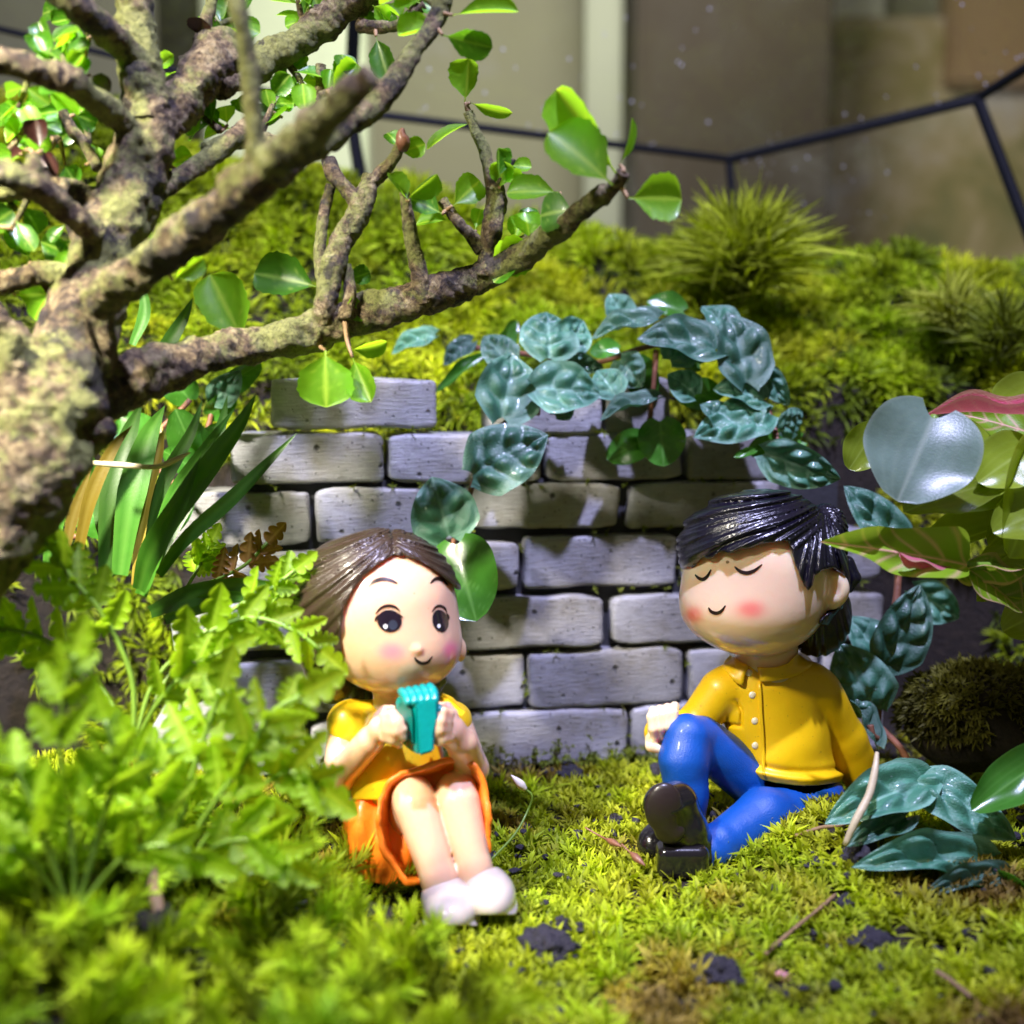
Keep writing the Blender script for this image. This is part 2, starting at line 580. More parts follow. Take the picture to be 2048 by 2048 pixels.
wn = N(m, 'ShaderNodeTexNoise'); wn.inputs['Scale'].default_value = 5.0; wn.inputs['Detail'].default_value = 4
tcx = N(m, 'ShaderNodeTexCoord').outputs['Object']
L(m, tcx, wn.inputs['Vector']); 
ws = N(m, 'ShaderNodeVectorMath', operation='SCALE'); ws.inputs['Scale'].default_value = 0.8
L(m, wn.outputs['Color'], ws.inputs[0]); L(m, tcx, wv.inputs[0]); L(m, ws.outputs[0], wv.inputs[1]); L(m, wv.outputs[0], cv.inputs['Vector'])
crack = ramp(m, cv.outputs['Distance'], [(0.0, (0.45, 0.42, 0.40)), (0.06, (1, 1, 1))])
c = mixc(m, 1.0, c, crack, 'MULTIPLY')
L(m, c, pb(m).inputs['Base Color'])
bb = bump(m, noise_n(m, 4.5, 8, 0.75, distort=0.5), 1.0, 0.16)
bb = bump(m, crack, 0.9, 0.05, bb)
bb = bump(m, noise_n(m, 24, 5, 0.75), 0.9, 0.05, bb)
L(m, bb, pb(m).inputs['Normal'])
M['twig'] = paint('twig', (0.24, 0.15, 0.07), 0.7, 0.6, 0, 0.9, 14)
M['skinstone'] = paint('skinstone', (0.55, 0.25, 0.24), 0.4, 0.2, 0.3)
M['pale_stem'] = paint('pale_stem', (0.55, 0.47, 0.30), 0.5, 0.25, 0.1, 0.4, 16)
M['green_stem'] = paint('green_stem', (0.16, 0.28, 0.03), 0.45, 0.25, 0.1, 0.2)
M['red_stem'] = paint('red_stem', (0.22, 0.09, 0.05), 0.5, 0.4, 0.1, 0.5, 20)

# leaves
M['tree_leaf'] = leaf_mat('tree_leaf', (0.13, 0.32, 0.012), (0.36, 0.58, 0.05), (0.50, 0.95, 0.02), 0.55, 0.42, 0.4, 0.15, 0.1, 0.08)
M['dark_leaf'] = leaf_mat('dark_leaf', (0.05, 0.17, 0.008), (0.28, 0.42, 0.06), (0.20, 0.50, 0.01), 0.4, 0.38, 0.4, 0.15, 0.1, 0.1)
M['dead_leaf'] = leaf_mat('dead_leaf', (0.03, 0.010, 0.008), (0.05, 0.02, 0.01), (0.05, 0.02, 0.01), 0.08, 0.3)
M['quilt_leaf'] = leaf_mat('quilt_leaf', (0.055, 0.20, 0.125), (0.17, 0.36, 0.27), (0.05, 0.25, 0.06), 0.10, 0.36, 0.9, 0.22, 0.7, 0.25)
M['smooth_green'] = leaf_mat('smooth_green', (0.05, 0.19, 0.02), (0.12, 0.30, 0.06), (0.15, 0.45, 0.02), 0.25, 0.25, 0.6, 0.15, 0.1, 0.4)
M['round_leaf'] = leaf_mat('round_leaf', (0.27, 0.36, 0.03), (0.36, 0.46, 0.08), (0.50, 0.60, 0.03), 0.45, 0.24, 0.6, 0.1, 0.12, 0.5)
M['pale_leaf'] = leaf_mat('pale_leaf', (0.24, 0.37, 0.28), (0.42, 0.54, 0.42), (0.30, 0.45, 0.10), 0.35, 0.36, 0.8, 0.22, 0.18, 0.25, 0.25)
M['vein_leaf'] = leaf_mat('vein_leaf', (0.20, 0.36, 0.015), (0.90, 0.42, 0.36), (0.40, 0.55, 0.03), 0.4, 0.4, 0.5, 0.1, 0.3)
M['pink_leaf'] = leaf_mat('pink_leaf', (0.72, 0.15, 0.24), (0.45, 0.42, 0.18), (0.7, 0.2, 0.2), 0.3, 0.5, 0.5, 0.1, 0.5)
M['strap_leaf'] = leaf_mat('strap_leaf', (0.030, 0.115, 0.008), (0.07, 0.18, 0.02), (0.12, 0.32, 0.01), 0.14, 0.36, 0.6, 0.15, 0.1, 0.2)
M['strap_yellow'] = leaf_mat('strap_yellow', (0.20, 0.14, 0.010), (0.26, 0.20, 0.03), (0.4, 0.28, 0.02), 0.15, 0.4)
M['fern_leaf'] = leaf_mat('fern_leaf', (0.19, 0.33, 0.008), (0.28, 0.44, 0.03), (0.48, 0.76, 0.02), 0.48, 0.45, 0.35, 0.25, 0.3, 0.05)
M['fern_brown'] = leaf_mat('fern_brown', (0.24, 0.12, 0.02), (0.3, 0.18, 0.04), (0.35, 0.2, 0.02), 0.3, 0.5)

# terrarium and the room behind it
M['black_bar'] = paint('black_bar', (0.006, 0.007, 0.010), 0.55, 0.3, 0.0, 0.2, 10)
pb(M['black_bar']).inputs['Specular IOR Level'].default_value = 0.2
m = M['glass'] = bpy.data.materials.new('glass')
m.use_nodes = True
m.node_tree.nodes.remove(pb(m))
tr = N(m, 'ShaderNodeBsdfTransparent'); tr.inputs[0].default_value = (0.93, 0.95, 0.92, 1)
gl = N(m, 'ShaderNodeBsdfGlossy'); gl.inputs['Roughness'].default_value = 0.06
fr = N(m, 'ShaderNodeFresnel'); fr.inputs[0].default_value = 1.6
df = N(m, 'ShaderNodeBsdfDiffuse'); df.inputs[0].default_value = (0.62, 0.66, 0.40, 1)
mx = N(m, 'ShaderNodeMixShader'); L(m, fr.outputs[0], mx.inputs[0]); L(m, tr.outputs[0], mx.inputs[1]); L(m, gl.outputs[0], mx.inputs[2])
mx2 = N(m, 'ShaderNodeMixShader')
refl_haze = ramp(m, noise_n(m, 0.55, 6, 0.65, distort=0.8), [(0.40, (0.006, 0.006, 0.006)), (0.55, (0.03, 0.03, 0.03)), (0.72, (0.11, 0.11, 0.11))])  # patchy diffuse that paints soft reflections and haze onto the panes
L(m, refl_haze, mx2.inputs[0]); L(m, mx.outputs[0], mx2.inputs[1]); L(m, df.outputs[0], mx2.inputs[2])
L(m, mx2.outputs[0], m.node_tree.nodes['Material Output'].inputs[0])
M['droplet'] = mat('droplet', (0.9, 0.9, 1.0), 0.05, **{'Transmission Weight': 0.6, 'IOR': 1.33})
def room_mat(name, c, var=0.35, scale=0.12):
    m = mat(name, c, 0.8)
    L(m, mixc(m, noise_n(m, scale, 3, 0.5), tuple(x * (1 - var) for x in c), tuple(min(1, x * (1 + var)) for x in c)), pb(m).inputs['Base Color'])
    return m

# ------------------------------------------------------------------ the setting
def sstep(t):
    t = np.clip(t, 0, 1)
    return t * t * (3 - 2 * t)
def bank_front(x):
    return 15.35 + 0.10 * x - 1.1 * sstep((x - 6.0) / 3.0) - 0.9 * sstep((-x - 5.2) / 2.5)
def ground_h(x, y):
    X = np.stack([x, y, np.zeros_like(x)], 1)
    h = 0.07 * fbm(X, 0.7, 3, 3) + 0.03 * noise(X, 2.6, 5)
    g = lambda cx, cy, sx, sy: np.exp(-((x - cx) / sx) ** 2 - ((y - cy) / sy) ** 2)
    h = h + 0.42 * g(3.3, 11.2, 1.2, 0.9) + 0.25 * g(4.8, 9.6, 1.6, 1.6)
    h = h + 0.95 * g(-3.7, 8.3, 1.5, 1.7) + 0.7 * g(-5.2, 11.8, 1.8, 1.8) - 0.18 * g(-0.3, 9.6, 0.8, 0.7) * 0
    t = sstep((y - bank_front(x)) / 0.9)
    top = 7.1 + 0.22 * np.maximum(0, -x) - 0.10 * np.maximum(0, x)
    bk = 4.75 * t + (top - 4.75) * sstep((y - bank_front(x) - 0.4) / 4.2)
    hum = 1.05 * np.abs(fbm(X, 0.62, 21, 2)) + 0.22 * fbm(X, 1.5, 31, 2)
    return h + bk + t * hum
def ground_n(x, y, e=0.05):
    hx = (ground_h(x + e, y) - ground_h(x - e, y)) / (2 * e)
    hy = (ground_h(x, y + e) - ground_h(x, y - e)) / (2 * e)
    n = np.stack([-hx, -hy, np.ones_like(hx)], 1)
    return n / np.linalg.norm(n, axis=1)[:, None]
def GH(x, y):
    return float(ground_h(np.array([x]), np.array([y]))[0])
def on_ground(px, py):
    """world point where a photo pixel meets the ground"""
    d = np.linspace(6, 22, 1600)
    R = FW + (px - 1024) / F * RT - (py - 1024) / F * UP
    X = CAM + d[:, None] * R
    below = X[:, 2] < ground_h(X[:, 0], X[:, 1])
    i = int(np.argmax(below))
    return X[i], d[i]

gx = np.linspace(-15, 15, 301)
gy = np.concatenate([np.linspace(3.5, 14, 106)[:-1], np.linspace(14, 18, 81)[:-1], np.linspace(18, 25, 60)])
GX, GY = np.meshgrid(gx, gy, indexing='ij')
gz = ground_h(GX.ravel(), GY.ravel())
nx_, ny_ = GX.shape
ii = np.arange(nx_ * ny_).reshape(nx_, ny_)
q = np.stack([ii[:-1, :-1], ii[1:, :-1], ii[1:, 1:], ii[:-1, 1:]], -1).reshape(-1, 4)
g = part('ground', np.stack([GX.ravel(), GY.ravel(), gz], 1), q, M['soil'])
g['kind'] = 'structure'

# --- moss, as many small blades
def blades(pos, nrm, nb, length, width, spread, droop, tint, rng, base_dark=0.55):
    """nb curved pointed blades round every point"""
    n = len(pos)
    pos = np.repeat(pos, nb, 0); nrm = np.repeat(nrm, nb, 0)
    tint = np.repeat(tint, nb, 0)
    length = np.repeat(np.broadcast_to(length, n), nb) * rng.uniform(0.65, 1.2, n * nb)
    m = n * nb
    ref = rng.normal(size=(m, 3))
    u = np.cross(nrm, ref); u /= np.linalg.norm(u, axis=1)[:, None] + 1e-9
    a = rng.uniform(spread[0], spread[1], m)
    D = nrm * np.cos(a)[:, None] + u * np.sin(a)[:, None]
    side = np.cross(D, nrm + 0.01 * ref); side /= np.linalg.norm(side, axis=1)[:, None] + 1e-9
    w = length * width * rng.uniform(0.7, 1.3, m)
    g = np.array([0, 0, -1.0])
    p0 = pos
    p1 = pos + D * (length * 0.5)[:, None] + g * (droop * length * 0.08)[:, None]
    p2 = pos + D * length[:, None] + g * (droop * length * 0.40)[:, None]
    V = np.stack([p0 - side * (w * .35)[:, None], p0 + side * (w * .35)[:, None],
                  p1 + side * (w * .5)[:, None], p1 - side * (w * .5)[:, None], p2], 1).reshape(-1, 3)
    b = np.arange(m) * 5
    tri = np.concatenate([np.stack([b, b + 1, b + 2], 1), np.stack([b, b + 2, b + 3], 1), np.stack([b + 3, b + 2, b + 4], 1)])
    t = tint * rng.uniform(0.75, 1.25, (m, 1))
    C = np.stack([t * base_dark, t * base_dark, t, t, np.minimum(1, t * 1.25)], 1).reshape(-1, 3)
    return V, tri, C
def join(parts):
    V, Fc, C, o = [], [], [], 0
    for v, f, c in parts:
        V.append(v); Fc.append(f + o); C.append(c); o += len(v)
    return np.concatenate(V), np.concatenate(Fc), np.concatenate(C)
def palette(X, scale, seed, stops):
    t = np.clip(0.5 + 0.75 * fbm(X, scale, seed, 3), 0, 0.999)
    stops = np.array(stops, float)
    k = t * (len(stops) - 1)
    i = k.astype(int); f = (k - i)[:, None]
    return stops[i] * (1 - f) + stops[np.minimum(i + 1, len(stops) - 1)] * f

# short star moss over the floor
n = 15500
x = rng.uniform(-5.5, 6.8, n); y = 6.6 + rng.uniform(0, 1, n) ** 1.15 * 8.6
X = np.stack([x, y, ground_h(x, y)], 1)
bare = fbm(X, 0.55, 77, 3) + 0.45 * fbm(X, 2.2, 78, 2)
keep = (bare < 0.62) & (y < bank_front(x) - 0.1)
keep &= ~((np.abs(x) < 5.5) & (y > 13.35 + 0.11 * (x + 3)) & (rng.uniform(0, 1, n) < 0.8))
keep &= ~((x < -1.1) & (y < 9.9 - 0.2 * x) & (rng.uniform(0, 1, n) < 0.7))
X = X[keep]; bare = bare[keep]
nr = ground_n(X[:, 0], X[:, 1])
nr = nr + rng.normal(size=nr.shape) * 0.25; nr /= np.linalg.norm(nr, axis=1)[:, None]
tint = palette(X, 0.8, 41, [(0.13, 0.075, 0.022), (0.24, 0.17, 0.03), (0.38, 0.40, 0.022), (0.42, 0.50, 0.016), (0.32, 0.42, 0.014), (0.44, 0.36, 0.05), (0.22, 0.15, 0.04)])
tint = tint * 0.98 * (1 + 0.35 * noise(X, 6.0, 51))[:, None]
Ln = 0.20 + 0.08 * noise(X, 0.9, 52)
X[:, 2] += 0.01
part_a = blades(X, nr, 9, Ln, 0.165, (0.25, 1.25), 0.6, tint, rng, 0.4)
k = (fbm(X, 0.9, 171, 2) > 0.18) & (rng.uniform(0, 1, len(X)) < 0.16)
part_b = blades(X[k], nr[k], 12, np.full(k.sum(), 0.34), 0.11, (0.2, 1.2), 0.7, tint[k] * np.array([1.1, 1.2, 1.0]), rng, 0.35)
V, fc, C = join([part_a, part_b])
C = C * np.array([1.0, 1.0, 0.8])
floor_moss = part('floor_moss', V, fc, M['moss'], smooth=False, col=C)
tag(floor_moss, 'short yellow green star moss carpeting the soil between the two figurines', 'moss', kind='stuff')

# loose dark crumbs of soil and litter lying in the moss
n = 900
x = rng.uniform(-2.2, 6.0, n); y = rng.uniform(7.4, 14.2, n)
Xc = np.stack([x, y, ground_h(x, y)], 1)
k = (fbm(Xc, 0.7, 77, 3) + 0.35 * rng.normal(size=n)) > 0.05
Xc = Xc[k]; Xc[:, 2] += rng.uniform(0.02, 0.13, len(Xc))
ico = bmesh.new(); bmesh.ops.create_icosphere(ico, subdivisions=2, radius=1)
iv = np.array([v.co[:] for v in ico.verts]); it = np.array([[v.index for v in f.verts] for f in ico.faces]); ico.free()
VV, FF = [], []
for i, c in enumerate(Xc):
    r = rng.uniform(0.018, 0.06) * np.array([1, rng.uniform(.5, 1), rng.uniform(.4, .9)])
    k = 1 + 0.5 * noise(iv * 1.8 + i * 7.3, 1.0, i % 50)
    a = rng.uniform(0, 6.28); R = np.array([[math.cos(a), -math.sin(a), 0], [math.sin(a), math.cos(a), 0], [0, 0, 1]])
    VV.append((iv * k[:, None] * r) @ R.T + c); FF.append(it + i * len(iv))
lit = part('soil_litter', np.concatenate(VV), np.concatenate(FF), M['clump'])
tag(lit, 'small dark crumbs of soil scattered through the floor moss', 'soil', kind='stuff')

# soft moss over the bank behind the brick wall
def sample_bank(n):
    x = rng.uniform(-10.5, 10.5, n)
    y = bank_front(x) + rng.uniform(0, 1, n) ** 1.4 * 7.5 - 0.05
    z = ground_h(x, y)
    X = np.stack([x, y, z], 1)
    low = (z < 4.2) & (fbm(X, 0.8, 91, 3) < np.where(x < -3, -0.25, 0.08))
    keep = ~low & ~((z < 4.0) & (np.abs(x - 0.5) < 5.1))
    return X[keep]
cc = sample_bank(1500)
nr = ground_n(cc[:, 0], cc[:, 1])
rad = rng.uniform(0.22, 0.50, len(cc)) * (0.75 + 0.5 * (cc[:, 1] - 14) / 9)
per = 26
dirs = rng.normal(size=(len(cc), per, 3)); dirs /= np.linalg.norm(dirs, axis=2)[..., None]
dirs += nr[:, None] * 0.9; dirs /= np.linalg.norm(dirs, axis=2)[..., None]
X = (cc[:, None] + nr[:, None] * (rad * -0.15)[:, None, None] + dirs * rad[:, None, None]).reshape(-1, 3)
ct = palette(cc, 0.75, 43, [(0.09, 0.14, 0.006), (0.19, 0.29, 0.008), (0.26, 0.35, 0.010), (0.36, 0.40, 0.018), (0.22, 0.33, 0.010)]) * rng.uniform(1.1, 2.1, (len(cc), 1)) * np.array([1.08, 1.0, 0.9])
tint = np.repeat(ct, per, 0)
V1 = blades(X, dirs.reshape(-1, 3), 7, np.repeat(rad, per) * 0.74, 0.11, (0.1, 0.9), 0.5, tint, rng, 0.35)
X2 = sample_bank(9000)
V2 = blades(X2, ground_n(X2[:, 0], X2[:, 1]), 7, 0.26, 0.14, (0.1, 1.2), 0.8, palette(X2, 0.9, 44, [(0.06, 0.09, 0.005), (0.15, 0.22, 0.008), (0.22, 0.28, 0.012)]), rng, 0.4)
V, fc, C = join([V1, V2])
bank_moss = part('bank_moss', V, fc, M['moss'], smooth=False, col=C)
tag(bank_moss, 'soft hummocks of olive green moss covering the bank behind the bricks', 'moss', kind='stuff')

# feathery moss in the left foreground: bottle-brush stems
def feather_stems(B, Lh, tint, rng, lean=0.5, per=24, needle=0.235):
    n = len(B)
    d = rng.normal(size=(n, 3)) * lean; d[:, 2] = 1
    d /= np.linalg.norm(d, axis=1)[:, None]
    bend = rng.normal(size=(n, 3)) * 0.35; bend[:, 2] *= 0.3
    t = np.linspace(0.05, 1, per)
    pos = B[:, None] + d[:, None] * (Lh[:, None] * t)[..., None] + bend[:, None] * (Lh[:, None] * t * t)[..., None]
    tan = d[:, None] + 2 * bend[:, None] * t[None, :, None]
    tan /= np.linalg.norm(tan, axis=2)[..., None]
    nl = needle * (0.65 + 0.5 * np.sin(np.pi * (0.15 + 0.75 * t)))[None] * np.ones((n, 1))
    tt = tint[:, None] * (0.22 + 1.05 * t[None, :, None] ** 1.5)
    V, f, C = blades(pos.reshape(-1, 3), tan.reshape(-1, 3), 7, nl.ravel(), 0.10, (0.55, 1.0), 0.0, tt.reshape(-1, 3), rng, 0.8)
    return V, f, C
n = 430
x = rng.uniform(-5.5, -0.2, n); y = rng.uniform(6.2, 10.4, n)
edge = -0.95 - 0.55 * np.clip(y - 9.0, 0, 9) + 0.85 * np.clip(8.9 - y, 0, 1.6) + 0.25 * rng.normal(size=n)
k = (x < edge) & ~((x > -1.75) & (y < 9.85) & (y > 8.5) & (x > -1.75 - 0.25 * (y - 9)))
x, y = x[k], y[k]
B = np.stack([x, y, ground_h(x, y)], 1)
hole = fbm(B, 0.9, 61, 2)
pu, pv, pd_ = proj(B + np.array([0, 0, 0.35]))
B = B[(hole < 0.30) & (((pu - 370) / 150) ** 2 + ((pv - 1830) / 95) ** 2 > 1)]
tint = palette(B, 0.9, 62, [(0.15, 0.32, 0.008), (0.30, 0.47, 0.010), (0.46, 0.56, 0.018), (0.26, 0.48, 0.012)])
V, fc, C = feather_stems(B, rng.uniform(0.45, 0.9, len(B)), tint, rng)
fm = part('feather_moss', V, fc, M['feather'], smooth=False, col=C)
tag(fm, 'bright green feathery moss plumes heaped in the left foreground', 'moss', kind='stuff')

# ------------------------------------------------------------------ brick wall
WA, WB = P(455, 1560, 13.75), P(1775, 1470, 15.25)
WD = (WB - WA); WD[2] = 0; WD /= np.linalg.norm(WD)
WN = np.array([WD[1], -WD[0], 0])            # towards the camera
def wall_sz(px, py):
    R = FW + (px - 1024) / F * RT - (py - 1024) / F * UP
    t = ((WA - CAM) @ WN) / (R @ WN)
    X = CAM + t * R
    return (X - WA) @ WD, X[2]
rows = [
 [(541, 755, 873, 858), (980, 765, 1205, 868), (1214, 752, 1345, 868)],
 [(460, 866, 767, 969), (775, 868, 1084, 968), (1093, 866, 1367, 962), (1376, 864, 1560, 960)],
 [(324, 984, 622, 1093), (631, 976, 924, 1086), (932, 966, 1240, 1060), (1258, 964, 1560, 1056)],
 [(440, 1103, 734, 1200), (742, 1086, 1038, 1186), (1048, 1070, 1356, 1174), (1367, 1068, 1660, 1168), (1670, 1066, 1768, 1164)],
 [(340, 1206, 620, 1306), (628, 1206, 880, 1310), (888, 1193, 1209, 1299), (1224, 1188, 1500, 1288), (1510, 1186, 1768, 1282)],
 [(420, 1320, 752, 1430), (760, 1314, 1051, 1424), (1056, 1300, 1365, 1414), (1378, 1294, 1640, 1400), (1650, 1292, 1765, 1398)],
 [(300, 1442, 612, 1560), (620, 1440, 930, 1560), (938, 1423, 1256, 1532), (1264, 1410, 1530, 1514), (1540, 1408, 1770, 1508)],
]
wall = empty('brick_wall', tuple(WA + WD * 4.0), 'low wall of rough grey bricks behind the two seated figurines', 'brick wall')
wall.location.z = 0
def brick_mesh(w, h, t, seed):
    r = np.random.default_rng(seed)
    nx, nz, ny = max(6, int(w / 0.11)), 7, 5
    bm = bmesh.new()
    bmesh.ops.create_cube(bm, size=1.0)
    bmesh.ops.scale(bm, vec=(w, t, h), verts=bm.verts)
    bmesh.ops.bevel(bm, geom=list(bm.edges), offset=0.055, segments=2, affect='EDGES', profile=0.6)
    def cuts(axis, n, L):
        for i in range(1, n):
            c = -L / 2 + L * i / n
            co = [0, 0, 0]; co[axis] = c
            no = [0, 0, 0]; no[axis] = 1
            bmesh.ops.bisect_plane(bm, geom=bm.verts[:] + bm.edges[:] + bm.faces[:], plane_co=co, plane_no=no)
    cuts(0, nx, w); cuts(2, nz, h)
    V = np.array([v.co[:] for v in bm.verts])
    o = r.uniform(-50, 50, 3)
    D = np.stack([fbm(V + o + k * 17, 1.5, seed + k, 3) for k in range(3)], 1)
    e = np.stack([fbm(V + o + k * 9, 5.0, seed + 5 + k, 2) for k in range(3)], 1)
    # chipped corners
    V2 = V + D * 0.035 + e * 0.016
    cn = np.abs(V[:, 0]) / (w / 2) * np.abs(V[:, 2]) / (h / 2)
    chip = np.clip(cn - 0.75, 0, 1) * (r.uniform(0, 1) * 0.5 + 0.15) * (1 + noise(V + o, 2.0, seed))
    V2[:, 0] -= np.sign(V[:, 0]) * chip * 0.34
    V2[:, 2] -= np.sign(V[:, 2]) * chip * 0.28
    for v, c in zip(bm.verts, V2):
        v.co = c
    me = bpy.data.meshes.new('brick')
    bm.to_mesh(me); bm.free()
    me.polygons.foreach_set('use_smooth', np.ones(len(me.polygons), bool))
    return me
sx = []
for ri, row in enumerate(rows):
    for bi, (x0, y0, x1, y1) in enumerate(row):
        a = wall_sz(x0, (y0 + y1) / 2); b = wall_sz(x1, (y0 + y1) / 2)
        u = wall_sz((x0 + x1) / 2, y0); v = wall_sz((x0 + x1) / 2, y1)
        w, h = b[0] - a[0], u[1] - v[1]
        s, z = (a[0] + b[0]) / 2, (u[1] + v[1]) / 2
        sx += [a[0], b[0]]
        me = brick_mesh(w - 0.015, h - 0.015, 1.0, ri * 40 + bi)
        o = link('brick', me, M['brick'], wall)
        c = WA + WD * s - WN * (0.5 + rng.uniform(-0.03, 0.06))
        c[2] = z
        o.location = Vector(c) - wall.location
        o.rotation_euler = (rng.normal() * 0.012, rng.normal() * 0.006, math.atan2(WD[1], WD[0]) + rng.normal() * 0.012)
smin_, smax_ = min(sx), max(sx)
bm = bmesh.new(); bmesh.ops.create_cube(bm, size=1.0)
bmesh.ops.scale(bm, vec=(smax_ - smin_ - 1.9, 0.62, 3.9), verts=bm.verts)
bmesh.ops.subdivide_edges(bm, edges=bm.edges[:], cuts=6, use_grid_fill=True)
for v in bm.verts:
    v.co.z += 0.05 * noise(np.array([v.co[:]]), 1.3, 3)[0]
me = bpy.data.meshes.new('mortar'); bm.to_mesh(me); bm.free()
o = link('mortar', me, M['mortar'], wall)
c = WA + WD * ((smin_ + smax_) / 2 + 0.25) - WN * 0.53; c[2] = 1.85
o.location = Vector(c) - wall.location
o.rotation_euler.z = math.atan2(WD[1], WD[0])

jp, jc = [], []
for row in rows:
    for (x0, y0, x1, y1) in row:
        for k in range(int(rng.integers(2, 9))):
            px, py = (rng.uniform(x0, x1), y1 + rng.uniform(0, 6)) if rng.uniform() < .7 else (x0 - 5 + rng.uniform(-2, 2), rng.uniform(y0, y1))
            s_, z_ = wall_sz(px, py)
            c = WA + WD * s_ + WN * rng.uniform(-0.06, 0.02); c[2] = z_
            jp.append(c)
for k in range(520):                      # damp growth along the foot of the wall
    s_, z_ = wall_sz(rng.uniform(560, 1700), 1500)
    c = WA + WD * s_ + WN * rng.uniform(0.0, 0.16); c[2] = 0.05 + abs(rng.normal()) * 0.14
    jp.append(c)
jp = np.array(jp)
jn = np.repeat((WN * 0.8 + np.array([0, 0, 0.6]))[None], len(jp), 0); jn /= np.linalg.norm(jn, axis=1)[:, None]
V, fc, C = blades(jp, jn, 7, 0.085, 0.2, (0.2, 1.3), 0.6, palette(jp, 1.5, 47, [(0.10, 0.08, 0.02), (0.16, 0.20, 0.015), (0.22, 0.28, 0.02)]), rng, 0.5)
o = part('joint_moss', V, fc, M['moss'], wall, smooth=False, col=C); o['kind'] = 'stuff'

# ------------------------------------------------------------------ terrarium glass and the room behind it
terr = empty('terrarium', (1.5, 22.0, 0.0), 'geometric glass terrarium with thin black metal edges behind the moss bank', 'terrarium')
A_, B_, C_, D_ = P(700, 222, 21.5), P(1458, 318, 23.5), P(1955, 197, 21.0), P(2140, 80, 19.2)
Z_ = P(-120, 30, 19.5)
Al, Bl, Cl, Dl = P(765, 640, 22.2), P(1485, 640, 24.0), P(2185, 800, 19.6), P(2330, 800, 18.0)
Au, Bu, Cu, Du, Zu = P(730, -420, 18.0), P(1400, -420, 19.5), P(1800, -420, 18.0), P(2100, -420, 16.5), P(-300, -420, 16.0)
Zl = P(-260, 640, 19.5)
def bar(a, b, r=0.10):
    a, b = np.array(a), np.array(b)
    V, f = tube([(*a, r), (*((a + b) / 2), r), (*b, r)], n=6, seg=6)
    o = part('frame_bar', V, f, M['black_bar'], terr, smooth=False)
for a, b, r in ((A_, B_, .085), (B_, C_, .115), (C_, D_, .105), (B_, Bl, .09), (C_, Cl, .125), (A_, Al, .13), (Au, A_, .13), (Z_, A_, .06)):
    bar(a, b, r)
bm = None
def pane(pts):
    me = new_mesh('glass_pane', np.array(pts), [tuple(range(len(pts)))], smooth=False)
    V = np.array(pts) - root_loc(terr)
    me = new_mesh('glass_pane', V, [tuple(range(len(pts)))], smooth=False)
    return link('glass_pane', me, M['glass'], terr)
panes = [pane(p) for p in ((A_, B_, Bu, Au), (B_, C_, Cu, Bu), (C_, D_, Du, Cu), (A_, Al, Bl, B_), (B_, Bl, Cl, C_), (C_, Cl, Dl, D_), (Z_, A_, Au, Zu), (Z_, Zl, Al, A_))]
# water drops clinging to the panes
V, fc, o = [], [], 0
for k in range(200):
    quad = [(A_, B_, Bu, Au), (B_, C_, Cu, Bu), (B_, Bl, Cl, C_), (C_, D_, Du, Cu)][rng.integers(0, 4)]
    s, t = rng.uniform(0.02, 0.98), rng.uniform(0.03, 0.9) ** 1.5
    c = (quad[0] * (1 - s) + quad[1] * s) * (1 - t) + (quad[3] * (1 - s) + quad[2] * s) * t
    r = rng.uniform(0.01, 0.032)
    c = c - FW * 0.02
    for i in range(3):
        for j in range(6):
            a = j * math.pi / 3; b = i * math.pi / 4
            V.append(c + r * (math.cos(b) * (math.cos(a) * RT + math.sin(a) * UP * 1.25) - math.sin(b) * 0.6 * FW))
    V.append(c - FW * r * 0.62)
    for i in range(2):
        for j in range(6):
            fc.append((o + i * 6 + j, o + i * 6 + (j + 1) % 6, o + (i + 1) * 6 + (j + 1) % 6, o + (i + 1) * 6 + j))
    for j in range(6):
        fc.append((o + 12 + j, o + 12 + (j + 1) % 6, o + 18))
    o += 19
dr = part('water_drops', np.array(V), fc, M['droplet'], terr)
dr['kind'] = 'stuff'

def slab(name, x0, y0, x1, y1, d, thick, material, bevel=0.3):
    a, b = P(x0, y1, d), P(x1, y0, d)
    w, h = b[0] - a[0], b[2] - a[2]
    bm = bmesh.new(); bmesh.ops.create_cube(bm, size=1.0)
    bmesh.ops.scale(bm, vec=(w, thick, h), verts=bm.verts)
    bmesh.ops.bevel(bm, geom=list(bm.edges), offset=min(bevel, thick * .3), segments=2, affect='EDGES')
    me = bpy.data.meshes.new(name); bm.to_mesh(me); bm.free()
    o = link(name, me, material)
    o.location = ((a[0] + b[0]) / 2, a[1] + thick / 2, (a[2] + b[2]) / 2)
    return o
gsm = mat('mottled', rough=0.8)  # mottling paints the blurred pane reflections into the backdrop colour
L(gsm, ramp(gsm, noise_n(gsm, 0.16, 4, 0.6, distort=0.5), [(0.32, (0.15, 0.17, 0.05)), (0.48, (0.33, 0.28, 0.12)), (0.58, (0.45, 0.37, 0.22)), (0.70, (0.48, 0.46, 0.48))]), pb(gsm).inputs['Base Color'])
rw = slab('room_wall', -2600, -1600, 4600, 1500, 88, 2.0, room_mat('room_wall', (0.36, 0.35, 0.24), 0.25, 0.05)); rw['kind'] = 'structure'
tag(slab('wood_post', 1262, -900, 1640, 1100, 66, 6.0, room_mat('wood_post', (0.038, 0.027, 0.016), 0.5, 0.1)), 'wide dark brown wooden post in the room behind the glass', 'post')
tag(slab('door_jamb', 1165, -900, 1235, 1100, 70, 4.0, room_mat('door_jamb', (0.34, 0.36, 0.28), 0.15, 0.1)), 'narrow pale strip left of the dark brown post behind the glass', 'door jamb')
